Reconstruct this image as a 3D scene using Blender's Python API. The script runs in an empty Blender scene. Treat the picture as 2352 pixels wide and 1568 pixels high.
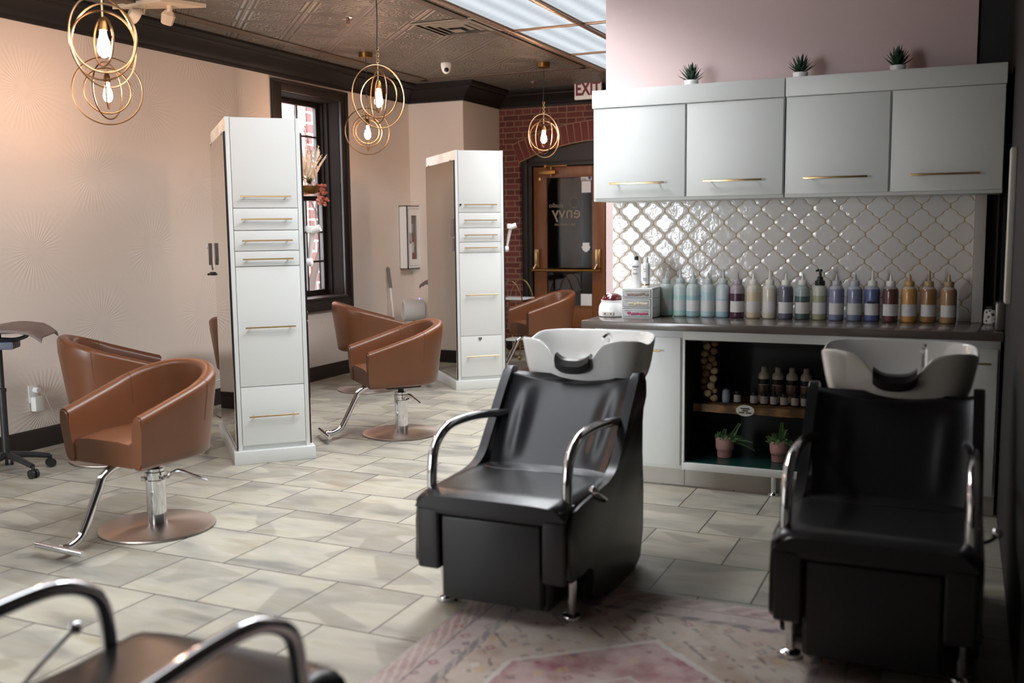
import bpy, bmesh, math, random
from math import sin, cos, pi, radians, sqrt, atan2, exp
from mathutils import Vector, Matrix
random.seed(7)
SC = bpy.context.scene
COL = SC.collection

# ------------------------------------------------------------------ helpers
def srgb(r, g, b):
    def f(c):
        c /= 255.0
        return c / 12.92 if c <= 0.04045 else ((c + 0.055) / 1.055) ** 2.4
    return (f(r), f(g), f(b), 1.0)

def V(x, y, z): return Vector((x, y, z))

class NT:
    def __init__(s, name):
        s.m = bpy.data.materials.new(name); s.m.use_nodes = True
        s.t = s.m.node_tree; s.t.nodes.clear()
        s.out = s.t.nodes.new('ShaderNodeOutputMaterial')
    def n(s, typ, ins=None, **props):
        nd = s.t.nodes.new(typ)
        for k, v in props.items(): setattr(nd, k, v)
        for k, v in (ins or {}).items():
            if hasattr(v, 'is_linked') or isinstance(v, bpy.types.NodeSocket): s.t.links.new(v, nd.inputs[k])
            else: nd.inputs[k].default_value = v
        return nd
    def math(s, op, a, b=None, c=None, clamp=False):
        ins = {0: a}
        if b is not None: ins[1] = b
        if c is not None: ins[2] = c
        nd = s.n('ShaderNodeMath', ins, operation=op); nd.use_clamp = clamp
        return nd.outputs[0]
    def coords(s, scale=(1, 1, 1), loc=(0, 0, 0), rot=(0, 0, 0), kind='Object'):
        tc = s.n('ShaderNodeTexCoord')
        mp = s.n('ShaderNodeMapping', {'Vector': tc.outputs[kind], 'Scale': scale, 'Location': loc, 'Rotation': rot})
        return mp.outputs[0]
    def noise(s, vec, scale=5, detail=3, rough=0.55, out='Fac'):
        return s.n('ShaderNodeTexNoise', {'Vector': vec, 'Scale': scale, 'Detail': detail, 'Roughness': rough}).outputs[out]
    def ramp(s, fac, stops, interp='LINEAR'):
        r = s.n('ShaderNodeValToRGB', {'Fac': fac}); e = r.color_ramp; e.interpolation = interp
        while len(e.elements) > 1: e.elements.remove(e.elements[-1])
        e.elements[0].position = stops[0][0]; e.elements[0].color = stops[0][1]
        for p, c in stops[1:]:
            x = e.elements.new(p); x.color = c
        return r.outputs[0]
    def mix(s, fac, a, b, typ='MIX'):
        nd = s.n('ShaderNodeMix', data_type='RGBA', blend_type=typ)
        for i, v in ((0, fac), (6, a), (7, b)):
            if isinstance(v, bpy.types.NodeSocket): s.t.links.new(v, nd.inputs[i])
            else: nd.inputs[i].default_value = v
        return nd.outputs[2]
    def bump(s, h, strength=0.3, dist=0.01):
        return s.n('ShaderNodeBump', {'Height': h, 'Strength': strength, 'Distance': dist}).outputs[0]
    def bsdf(s, color, rough=0.5, metal=0.0, normal=None, **kw):
        ins = {'Base Color': color, 'Roughness': rough, 'Metallic': metal}
        if normal is not None: ins['Normal'] = normal
        ins.update(kw)
        p = s.n('ShaderNodeBsdfPrincipled', ins)
        s.t.links.new(p.outputs[0], s.out.inputs[0])
        return s.m

def mat(name, color, rough=0.5, metal=0.0, bump=None, vary=0.0, **kw):
    """plain surface with a little procedural variation"""
    t = NT(name)
    vec = t.coords()
    sc, st = bump or (60, 0.02)
    nz = t.noise(vec, sc, 3)
    c = color
    if vary > 0:
        n2 = t.noise(vec, 3.0, 4)
        c = t.mix(n2, tuple(x * (1 - vary) for x in color[:3]) + (1,), tuple(min(1, x * (1 + vary)) for x in color[:3]) + (1,))
    return t.bsdf(c, rough, metal, t.bump(nz, st, 0.01), **kw)

def emis(name, color, strength):
    t = NT(name)
    e = t.n('ShaderNodeEmission', {'Color': color, 'Strength': strength})
    t.t.links.new(e.outputs[0], t.out.inputs[0])
    return t.m

class MB:
    """collects geometry into one mesh"""
    def __init__(s): s.bm = bmesh.new()
    def _mi(s, faces, mi):
        for f in faces: f.material_index = mi
    def box(s, a, b, bev=0.0, mi=0, M=None, seg=2):
        r = bmesh.ops.create_cube(s.bm, size=1.0)
        vs = r['verts']
        for v in vs:
            v.co = Vector([(a[i] + b[i]) / 2 + v.co[i] * (b[i] - a[i]) for i in range(3)])
        fs = list({f for v in vs for f in v.link_faces})
        if bev > 0:
            es = list({e for v in vs for e in v.link_edges})
            rr = bmesh.ops.bevel(s.bm, geom=es, offset=bev, segments=seg, affect='EDGES', profile=0.6)
            fs = list({f for f in rr['faces']} | {f for f in fs if f.is_valid})
            vs = list({v for f in fs for v in f.verts})
            fs = list({f for v in vs for f in v.link_faces})
        s._mi(fs, mi)
        if M is not None:
            for v in vs: v.co = M @ v.co
        return vs
    def cyl(s, p0, p1, r0, r1=None, seg=24, mi=0, caps=True):
        r1 = r0 if r1 is None else r1
        p0, p1 = Vector(p0), Vector(p1); d = (p1 - p0).normalized()
        a = d.orthogonal().normalized(); b = d.cross(a)
        A = []; B = []
        for i in range(seg):
            t = 2 * pi * i / seg; o = a * cos(t) + b * sin(t)
            A.append(s.bm.verts.new(p0 + o * r0)); B.append(s.bm.verts.new(p1 + o * r1))
        fs = [s.bm.faces.new((A[i], A[(i + 1) % seg], B[(i + 1) % seg], B[i])) for i in range(seg)]
        if caps: fs += [s.bm.faces.new(A[::-1]), s.bm.faces.new(B)]
        s._mi(fs, mi)
    def lathe(s, prof, c=(0, 0, 0), seg=32, mi=0, M=None, cap0=True, cap1=True):
        rings = []
        c = Vector(c)
        for r, z in prof:
            ring = []
            for i in range(seg):
                t = 2 * pi * i / seg
                p = Vector((r * cos(t), r * sin(t), z))
                if M is not None: p = M @ p
                ring.append(s.bm.verts.new(p + c))
            rings.append(ring)
        fs = []
        for k in range(len(rings) - 1):
            for i in range(seg):
                j = (i + 1) % seg
                fs.append(s.bm.faces.new((rings[k][i], rings[k][j], rings[k + 1][j], rings[k + 1][i])))
        if cap0: fs.append(s.bm.faces.new(rings[0][::-1]))
        if cap1: fs.append(s.bm.faces.new(rings[-1]))
        s._mi(fs, mi)
    def tube(s, pts, r, seg=12, mi=0, closed=False, smooth=0):
        pts = [Vector(p) for p in pts]
        if smooth: pts = spline(pts, smooth, closed)
        n = len(pts); rings = []
        prev = None
        rr = r if callable(r) else (lambda t: r)
        for i, p in enumerate(pts):
            if closed: d = (pts[(i + 1) % n] - pts[i - 1]).normalized()
            else: d = (pts[min(i + 1, n - 1)] - pts[max(i - 1, 0)]).normalized()
            if prev is None: a = d.orthogonal().normalized()
            else:
                a = prev - d * prev.dot(d)
                a = a.normalized() if a.length > 1e-6 else d.orthogonal().normalized()
            prev = a; b = d.cross(a)
            q = rr(i / max(1, n - 1))
            rings.append([s.bm.verts.new(p + (a * cos(2 * pi * k / seg) + b * sin(2 * pi * k / seg)) * q) for k in range(seg)])
        fs = []
        m = n if closed else n - 1
        for i in range(m):
            A, B = rings[i], rings[(i + 1) % n]
            for k in range(seg):
                j = (k + 1) % seg
                fs.append(s.bm.faces.new((A[k], A[j], B[j], B[k])))
        if not closed: fs += [s.bm.faces.new(rings[0][::-1]), s.bm.faces.new(rings[-1])]
        s._mi(fs, mi)
    def torus(s, c, R, r, M=None, seg=64, ss=8, mi=0):
        pts = []
        for i in range(seg):
            t = 2 * pi * i / seg; p = Vector((R * cos(t), 0, R * sin(t)))
            if M is not None: p = M @ p
            pts.append(Vector(c) + p)
        s.tube(pts, r, ss, mi, closed=True)
    def loft(s, rings, mi=0, closed=True, cap0=False, cap1=False):
        R = [[s.bm.verts.new(p) for p in ring] for ring in rings]
        fs = []; n = len(R[0]); m = n if closed else n - 1
        for a, b in zip(R[:-1], R[1:]):
            for i in range(m):
                j = (i + 1) % n
                fs.append(s.bm.faces.new((a[i], a[j], b[j], b[i])))
        if cap0: fs.append(s.bm.faces.new(R[0][::-1]))
        if cap1: fs.append(s.bm.faces.new(R[-1]))
        s._mi(fs, mi)
        return R
    def prism(s, poly, depth_a, depth_b, axis='x', mi=0, bev=0.0):
        """poly of 2D points extruded along axis between two coordinates"""
        def P(p, d):
            if axis == 'x': return Vector((d, p[0], p[1]))
            if axis == 'y': return Vector((p[0], d, p[1]))
            return Vector((p[0], p[1], d))
        A = [s.bm.verts.new(P(p, depth_a)) for p in poly]; B = [s.bm.verts.new(P(p, depth_b)) for p in poly]
        n = len(poly)
        f0 = s.bm.faces.new(A); f1 = s.bm.faces.new(B[::-1])
        fs = [f0, f1] + [s.bm.faces.new((A[i], B[i], B[(i + 1) % n], A[(i + 1) % n])) for i in range(n)]
        s._mi(fs, mi)
        if bev > 0:
            es = list({e for f in (f0, f1) for e in f.edges})
            r = bmesh.ops.bevel(s.bm, geom=es, offset=bev, segments=3, affect='EDGES', profile=0.6)
            s._mi(r['faces'], mi)
    def ball(s, c, r, sub=2, sc=(1, 1, 1), mi=0, M=None):
        q = bmesh.ops.create_icosphere(s.bm, subdivisions=sub, radius=1.0)
        for v in q['verts']:
            p = Vector((v.co.x * sc[0] * r, v.co.y * sc[1] * r, v.co.z * sc[2] * r))
            if M is not None: p = M @ p
            v.co = p + Vector(c)
        s._mi({f for v in q['verts'] for f in v.link_faces}, mi)
    def quad(s, pts, mi=0):
        f = s.bm.faces.new([s.bm.verts.new(Vector(p)) for p in pts]); f.material_index = mi
    def build(s, name, mats, parent=None, smooth=True, ang=35, loc=None, rotz=None, sub=0):
        bmesh.ops.recalc_face_normals(s.bm, faces=s.bm.faces[:])
        me = bpy.data.meshes.new(name); s.bm.to_mesh(me); s.bm.free()
        for m in (mats if isinstance(mats, (list, tuple)) else [mats]): me.materials.append(m)
        o = bpy.data.objects.new(name, me); COL.objects.link(o)
        if smooth:
            me.shade_smooth()
            try: me.set_sharp_from_angle(angle=radians(ang))
            except Exception: pass
        if parent is not None: o.parent = parent
        if loc is not None: o.location = loc
        if rotz is not None: o.rotation_euler = (0, 0, rotz)
        if sub:
            md = o.modifiers.new('sub', 'SUBSURF'); md.levels = md.render_levels = sub
        return o

def spline(pts, k=8, closed=False):
    out = []; n = len(pts)
    rng = n if closed else n - 1
    for i in range(rng):
        if closed: p0, p1, p2, p3 = pts[i - 1], pts[i], pts[(i + 1) % n], pts[(i + 2) % n]
        else: p0, p1, p2, p3 = pts[max(i - 1, 0)], pts[i], pts[i + 1], pts[min(i + 2, n - 1)]
        for j in range(k):
            t = j / k
            out.append(0.5 * ((2 * p1) + (p2 - p0) * t + (2 * p0 - 5 * p1 + 4 * p2 - p3) * t * t + (3 * p1 - p0 - 3 * p2 + p3) * t ** 3))
    if not closed: out.append(pts[-1])
    return out

def tag(o, label=None, cat=None, group=None, kind=None):
    if label: o['label'] = label
    if cat: o['category'] = cat
    if group: o['group'] = group
    if kind: o['kind'] = kind
    return o

def thing(name, label, cat, loc=(0, 0, 0), rz=0.0, group=None):
    o = bpy.data.objects.new(name, None); COL.objects.link(o)
    o.empty_display_size = 0.1
    o.location = loc; o.rotation_euler = (0, 0, rz)
    return tag(o, label, cat, group)

def struct(o, label=None, cat=None):
    o['kind'] = 'structure'
    return tag(o, label, cat)

def copy_tree(o, parent=None):
    c = o.copy(); COL.objects.link(c); c.parent = parent
    for ch in list(o.children): copy_tree(ch, c)
    return c

def text_mesh(name, s, size, m, parent=None, M=None, ext=0.0008, align='CENTER', bold=0.0):
    cu = bpy.data.curves.new(name, 'FONT'); cu.body = s; cu.size = size; cu.extrude = ext; cu.offset = bold
    cu.align_x = align; cu.align_y = 'CENTER'
    tmp = bpy.data.objects.new(name, cu); COL.objects.link(tmp)
    dg = bpy.context.evaluated_depsgraph_get(); dg.update()
    me = bpy.data.meshes.new_from_object(tmp.evaluated_get(dg))
    COL.objects.unlink(tmp); bpy.data.objects.remove(tmp)
    me.materials.clear(); me.materials.append(m)
    if M is not None: me.transform(M)
    o = bpy.data.objects.new(name, me); COL.objects.link(o)
    if parent is not None: o.parent = parent
    return o

RX90 = Matrix.Rotation(radians(90), 4, 'X')   # text in xz plane facing -y
def Tm(x, y, z): return Matrix.Translation(V(x, y, z))

# ------------------------------------------------------------------ materials
M_ = {}
M_['white'] = mat('white_laminate', srgb(224, 227, 225), 0.42, bump=(250, 0.01))
M_['whiteplastic'] = mat('white_plastic', srgb(238, 238, 236), 0.3)
M_['clearplastic'] = mat('milky_plastic', srgb(225, 227, 224), 0.25, **{'Transmission Weight': 0.35, 'IOR': 1.2})
M_['brass'] = mat('brushed_brass', srgb(200, 168, 122), 0.28, 1.0, bump=(200, 0.03))
M_['darkbrass'] = mat('aged_brass', srgb(150, 112, 66), 0.35, 1.0)
M_['chrome'] = mat('chrome', srgb(225, 225, 228), 0.08, 1.0, bump=(40, 0.005))
M_['steel'] = mat('satin_steel', srgb(170, 165, 162), 0.3, 1.0)
M_['black'] = mat('black_plastic', srgb(28, 28, 29), 0.45)
M_['rubber'] = mat('black_rubber', srgb(30, 30, 31), 0.35)
M_['mirror'] = mat('mirror_glass', srgb(225, 222, 214), 0.02, 1.0, bump=(1, 0.0))
M_['darkwood'] = None
M_['sage'] = mat('sage_leaf', srgb(86, 124, 76), 0.55, vary=0.35)
M_['ceramic'] = mat('white_ceramic', srgb(232, 231, 228), 0.08, bump=(5, 0.003), **{'Coat Weight': 0.6, 'Coat Roughness': 0.04})
M_['pinkpot'] = mat('pink_clay', srgb(205, 160, 155), 0.6, bump=(80, 0.08))
M_['greenpot'] = mat('deep_green_laminate', srgb(24, 62, 56), 0.18)
M_['textgrey'] = mat('grey_print', srgb(92, 92, 96), 0.6)
M_['textblack'] = mat('black_print', srgb(30, 30, 34), 0.6)
M_['paper'] = mat('white_paper', srgb(225, 223, 220), 0.7)

def leather(name, c1, c2, rough=0.36, wr=0.12):
    t = NT(name); v = t.coords()
    n = t.noise(v, 4, 5); n2 = t.noise(v, 220, 2); n3 = t.noise(v, 9, 4)
    col = t.mix(n, c1, c2)
    h = t.math('ADD', t.math('MULTIPLY', n2, 0.15), n3)
    return t.bsdf(col, rough, 0.0, t.bump(h, wr, 0.01), **{'Coat Weight': 0.15, 'Coat Roughness': 0.25})
M_['tan'] = leather('tan_leather', srgb(102, 60, 36), srgb(120, 73, 46), 0.36)
M_['blackleather'] = leather('black_leather', srgb(31, 31, 33), srgb(39, 38, 41), 0.31, 0.12)
M_['blackleather'].node_tree.nodes['Principled BSDF'].inputs['Specular IOR Level'].default_value = 0.35

def m_wall(name, c, burst=True, axis='x'):
    t = NT(name)
    tc = t.n('ShaderNodeTexCoord'); sp = t.n('ShaderNodeSeparateXYZ', {0: tc.outputs['Object']})
    u = sp.outputs['Y'] if axis == 'x' else sp.outputs['X']; w = sp.outputs['Z']
    P = 1.1
    # plaster sunbursts on a staggered lattice
    row = t.math('FLOOR', t.math('DIVIDE', w, P * 0.5))
    off = t.math('MULTIPLY', t.math('MODULO', row, 2.0), P * 0.5)
    fu = t.math('SUBTRACT', t.math('FLOORED_MODULO', t.math('ADD', u, off), P), P / 2)
    fw = t.math('SUBTRACT', t.math('FLOORED_MODULO', w, P * 0.5), P * 0.25)
    ang = t.math('ARCTAN2', fw, fu)
    rad = t.math('SQRT', t.math('ADD', t.math('MULTIPLY', fu, fu), t.math('MULTIPLY', fw, fw)))
    rays = t.math('SINE', t.math('MULTIPLY', ang, 44.0))
    mask = t.math('MULTIPLY', t.math('SMOOTH_MIN', t.math('MULTIPLY', rad, 12.0), 1.0, 0.3),
                  t.math('SUBTRACT', 1.0, t.math('MULTIPLY', rad, 2.4), clamp=True), clamp=True)
    n = t.noise(tc.outputs['Object'], 35, 4)
    h = t.math('ADD', t.math('MULTIPLY', t.math('MULTIPLY', rays, mask), 0.5 if burst else 0.0), t.math('MULTIPLY', n, 0.5))
    big = t.noise(tc.outputs['Object'], 0.9, 3)
    col = t.mix(big, tuple(x * 0.94 for x in c[:3]) + (1,), c)
    return t.bsdf(col, 0.5, 0.0, t.bump(h, 0.3, 0.006))
M_['wall'] = m_wall('starburst_plaster', srgb(234, 222, 211))
M_['pinkwall'] = m_wall('pale_pink_paint', srgb(214, 190, 188), burst=False, axis='y')
M_['darkwall'] = mat('charcoal_paint', srgb(40, 40, 41), 0.7)
M_['brownwall'] = mat('dark_brown_paint', srgb(84, 72, 66), 0.7)

def m_wood(name, c1, c2, scale=(14, 14, 1.0), rough=0.4, bump=0.1, wav=3.0):
    t = NT(name); v = t.coords(scale)
    w = t.n('ShaderNodeTexWave', {'Vector': v, 'Scale': wav, 'Distortion': 5.0, 'Detail': 3.0, 'Detail Scale': 1.2}).outputs['Fac']
    n = t.noise(v, 6, 5)
    f = t.math('MULTIPLY', w, n)
    col = t.ramp(f, [(0.05, c1), (0.5, c2)])
    return t.bsdf(col, rough, 0.0, t.bump(f, bump, 0.004))
M_['darkwood'] = m_wood('dark_stained_trim', srgb(28, 22, 20), srgb(38, 29, 25), rough=0.5, bump=0.05)
M_['oak'] = m_wood('varnished_oak', srgb(84, 46, 22), srgb(150, 92, 50), (16, 16, 1.2), 0.35, 0.08)
M_['shelfwood'] = m_wood('live_edge_wood', srgb(92, 66, 40), srgb(146, 108, 66), (2.0, 9, 9), 0.6, wav=1.2)
M_['branch'] = mat('grey_bark', srgb(70, 60, 58), 0.8)

def m_brick(name, c1, c2, mortar, bw=0.205, rh=0.0676, ms=0.006, bump=0.6, swz='xz', off=(0, 0)):
    t = NT(name)
    tc = t.n('ShaderNodeTexCoord'); sp = t.n('ShaderNodeSeparateXYZ', {0: tc.outputs['Object']})
    a = sp.outputs['X'] if swz[0] == 'x' else sp.outputs['Y']
    cb = t.n('ShaderNodeCombineXYZ', {0: t.math('ADD', a, 50.0 + off[0]), 1: t.math('ADD', sp.outputs['Z'], off[1]), 2: 0.0})
    nz = t.n('ShaderNodeTexNoise', {'Vector': tc.outputs['Object'], 'Scale': 9.0, 'Detail': 2.0})
    vv = t.n('ShaderNodeVectorMath', {0: cb.outputs[0], 1: t.n('ShaderNodeVectorMath', {0: nz.outputs['Color'], 'Scale': 0.012}, operation='SCALE').outputs[0]}, operation='ADD').outputs[0]
    b = t.n('ShaderNodeTexBrick', {'Vector': vv, 'Color1': c1, 'Color2': c2, 'Mortar': mortar, 'Scale': 1.0,
            'Mortar Size': ms, 'Mortar Smooth': 0.3, 'Bias': 0.0, 'Brick Width': bw, 'Row Height': rh})
    b.squash = 0.55; b.squash_frequency = 2
    n = t.noise(tc.outputs['Object'], 40, 4)
    col = t.mix(t.math('MULTIPLY', n, 0.5), b.outputs['Color'], srgb(70, 42, 40))
    h = t.math('ADD', t.math('SUBTRACT', 1.0, b.outputs['Fac']), t.math('MULTIPLY', n, 0.5))
    return t.bsdf(col, 0.8, 0.0, t.bump(h, bump, 0.008))
M_['brick'] = m_brick('old_red_brick', srgb(122, 60, 54), srgb(96, 44, 42), srgb(158, 132, 104))
M_['brickout'] = m_brick('pale_outdoor_brick', srgb(206, 142, 134), srgb(190, 122, 114), srgb(224, 208, 202), 0.21, 0.075, 0.007, swz='yz')
M_['quoin'] = m_brick('dark_quoin_brick', srgb(96, 58, 56), srgb(82, 48, 48), srgb(200, 190, 184), 0.30, 0.15, 0.012, swz='yz')
M_['mortar'] = mat('lime_mortar', srgb(158, 132, 104), 0.9, bump=(60, 0.3))
M_['redbrick'] = mat('red_arch_brick', srgb(112, 54, 50), 0.8, bump=(60, 0.3), vary=0.3)

def m_floor():
    t = NT('stone_look_floor_tile')
    v = t.coords(loc=(0.9285 + 41.7, -3.03 + 41.7, 0))
    W = 0.417
    b = t.n('ShaderNodeTexBrick', {'Vector': v, 'Color1': (0, 0, 0, 1), 'Color2': (1, 1, 1, 1), 'Mortar': (0.5, 0.5, 0.5, 1), 'Scale': 1.0,
            'Mortar Size': 0.0036, 'Mortar Smooth': 0.2, 'Bias': 0.0, 'Brick Width': W, 'Row Height': W})
    rnd = t.n('ShaderNodeSeparateColor', {0: b.outputs['Color']}).outputs[0]
    # per tile offset of a veined pattern
    ofs = t.n('ShaderNodeCombineXYZ', {0: t.math('MULTIPLY', rnd, 37.0), 1: t.math('MULTIPLY', rnd, 91.0), 2: 0.0}).outputs[0]
    vv = t.n('ShaderNodeVectorMath', {0: v, 1: ofs}, operation='ADD').outputs[0]
    mp = t.n('ShaderNodeMapping', {'Vector': vv, 'Scale': (1.6, 4.6, 1), 'Rotation': (0, 0, 0.25)}).outputs[0]
    n1 = t.noise(mp, 1.1, 3, 0.5)
    n2 = t.n('ShaderNodeTexNoise', {'Vector': mp, 'Scale': 2.2, 'Detail': 4.0, 'Roughness': 0.5, 'Distortion': 0.7}).outputs['Fac']
    vor = t.n('ShaderNodeTexVoronoi', {'Vector': t.n('ShaderNodeMapping', {'Vector': vv, 'Scale': (2.4, 4.2, 1)}).outputs[0], 'Scale': 1.0}, feature='SMOOTH_F1')
    vor.inputs['Smoothness'].default_value = 0.22
    vc = t.n('ShaderNodeSeparateColor', {0: vor.outputs['Color']}).outputs[0]
    ca = t.ramp(n1, [(0.3, srgb(132, 131, 124)), (0.44, srgb(170, 167, 155)), (0.58, srgb(186, 182, 167)), (0.72, srgb(162, 154, 134))])
    cb = t.mix(t.math('MULTIPLY', t.math('MULTIPLY', t.math('SUBTRACT', vc, 0.55, clamp=True), 6.0, clamp=True), t.math('MULTIPLY', n2, 0.95)), ca, srgb(122, 120, 113), 'MIX')
    cc = t.mix(t.math('MULTIPLY', t.math('SUBTRACT', n2, 0.45, clamp=True), 1.6, clamp=True), cb, srgb(164, 153, 128))
    cd = t.mix(t.math('MULTIPLY', t.math('SUBTRACT', rnd, 0.5), 0.25, clamp=True), cc, srgb(150, 146, 136))
    col = t.mix(b.outputs['Fac'], cd, srgb(60, 58, 57))
    h = t.math('SUBTRACT', 1.0, b.outputs['Fac'])
    return t.bsdf(col, t.math('ADD', 0.36, t.math('MULTIPLY', n2, 0.2)), 0.0, t.bump(h, 0.35, 0.004))
M_['floor'] = m_floor()

def m_ceiling():
    t = NT('embossed_tin_ceiling')
    tc = t.n('ShaderNodeTexCoord'); o = tc.outputs['Object']
    P = 0.61
    mp = t.n('ShaderNodeMapping', {'Vector': o, 'Rotation': (0, 0, radians(45))}).outputs[0]
    sp = t.n('ShaderNodeSeparateXYZ', {0: mp})
    def tri(x, p):
        return t.math('MULTIPLY', t.math('ABSOLUTE', t.math('SUBTRACT', t.math('FLOORED_MODULO', x, p), p / 2)), 2.0 / p)
    a = tri(sp.outputs['X'], P * 0.7); b = tri(sp.outputs['Y'], P * 0.7)
    d = t.math('MAXIMUM', a, b)                       # square rosette cells
    ridge = t.math('MULTIPLY', t.math('SINE', t.math('MULTIPLY', d, 34.0)), t.math('GREATER_THAN', d, 0.72))
    vor = t.n('ShaderNodeTexVoronoi', {'Vector': mp, 'Scale': 26.0}, feature='F1').outputs['Distance']
    w = t.n('ShaderNodeTexWave', {'Vector': mp, 'Scale': 9.0, 'Distortion': 14.0, 'Detail': 2.0, 'Detail Scale': 1.5}, wave_type='RINGS').outputs['Fac']
    flor = t.math('MULTIPLY', t.math('ADD', vor, w), t.math('LESS_THAN', d, 0.7))
    h = t.math('ADD', t.math('MULTIPLY', ridge, 0.6), flor)
    n = t.noise(o, 1.2, 3)
    col = t.mix(n, srgb(110, 104, 98), srgb(130, 123, 115))
    return t.bsdf(col, 0.42, 0.35, t.bump(h, 0.9, 0.012))
M_['ceiling'] = m_ceiling()
M_['crown'] = mat('dark_crown_paint', srgb(24, 20, 19), 0.55, bump=(12, 0.1), **{'Specular IOR Level': 0.3})
M_['strip'] = mat('ceiling_border_metal', srgb(92, 76, 64), 0.5)

def m_panel():
    t = NT('prismatic_light_diffuser')
    tc = t.n('ShaderNodeTexCoord'); sp = t.n('ShaderNodeSeparateXYZ', {0: tc.outputs['Object']})
    a = t.math('SINE', t.math('MULTIPLY', sp.outputs['Y'], 2 * pi / 0.034))
    b = t.math('SINE', t.math('MULTIPLY', sp.outputs['X'], 2 * pi / 0.020))
    tubes = t.math('SINE', t.math('MULTIPLY', sp.outputs['X'], 2 * pi / 0.19))
    s = t.math('ADD', t.math('MULTIPLY', a, 0.16), t.math('MULTIPLY', b, 0.10))
    s = t.math('ADD', s, t.math('MULTIPLY', tubes, 0.12))
    s = t.math('ADD', s, 0.74)
    e = t.n('ShaderNodeEmission', {'Color': (0.86, 0.93, 1.0, 1), 'Strength': s})
    t.t.links.new(e.outputs[0], t.out.inputs[0])
    return t.m
M_['panel'] = m_panel()
M_['gridbar'] = mat('copper_grid_bar', srgb(168, 136, 112), 0.35, 0.6)

def m_counter():
    t = NT('dark_grey_laminate'); v = t.coords()
    n = t.noise(v, 9, 5)
    col = t.mix(n, srgb(84, 76, 70), srgb(104, 96, 90))
    return t.bsdf(col, 0.16, 0.0, t.bump(n, 0.02, 0.01))
M_['counter'] = m_counter()

def m_arabesque():
    t = NT('pearl_arabesque_tile')
    tc = t.n('ShaderNodeTexCoord'); sp = t.n('ShaderNodeSeparateXYZ', {0: tc.outputs['Object']})
    W, Hh = 0.148, 0.155
    x = t.math('ADD', sp.outputs['X'], 20 * W + 0.035); z = t.math('ADD', sp.outputs['Z'], 0.035)
    ph = t.math('MULTIPLY', z, 2 * pi / Hh)
    c = t.math('ADD', t.math('COSINE', ph), t.math('MULTIPLY', t.math('COSINE', t.math('MULTIPLY', ph, 3.0)), 0.13))
    c = t.math('ADD', c, t.math('MULTIPLY', t.math('COSINE', t.math('MULTIPLY', ph, 5.0)), -0.075))
    amp = t.math('MULTIPLY', c, W / 4 * 0.94)
    def wrap(v): return t.math('ABSOLUTE', t.math('SUBTRACT', t.math('FLOORED_MODULO', t.math('ADD', v, W / 2), W), W / 2))
    d1 = wrap(t.math('SUBTRACT', x, amp)); d2 = wrap(t.math('ADD', t.math('SUBTRACT', x, W / 2), amp))
    d = t.math('MINIMUM', d1, d2)
    grout = t.math('SUBTRACT', 1.0, t.math('DIVIDE', t.math('SUBTRACT', d, 0.0026), 0.0016, clamp=True), clamp=True)
    # one random value per tile: cell of the diagonal lattice
    s1 = t.math('FLOOR', t.math('DIVIDE', t.math('SUBTRACT', x, amp), W)); s2 = t.math('FLOOR', t.math('DIVIDE', t.math('ADD', t.math('SUBTRACT', x, W / 2), amp), W))
    zz = t.math('FLOOR', t.math('DIVIDE', z, Hh / 2))
    cell = t.n('ShaderNodeCombineXYZ', {0: s1, 1: s2, 2: t.math('MULTIPLY', zz, 0.0)}).outputs[0]
    wn = t.n('ShaderNodeTexWhiteNoise', {'Vector': cell}, noise_dimensions='3D').outputs['Value']
    nz = t.noise(tc.outputs['Object'], 14, 3)
    col = t.mix(wn, srgb(226, 222, 218), srgb(240, 236, 233))
    col = t.mix(grout, col, srgb(184, 160, 112))
    h = t.math('ADD', t.math('MULTIPLY', t.math('DIVIDE', d, 0.02, clamp=True), 0.5), t.math('MULTIPLY', nz, t.math('ADD', 0.35, wn)))
    r = t.math('ADD', 0.16, t.math('MULTIPLY', grout, 0.5))
    return t.bsdf(col, r, 0.0, t.bump(h, 0.45, 0.012))
M_['arabesque'] = m_arabesque()

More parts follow.
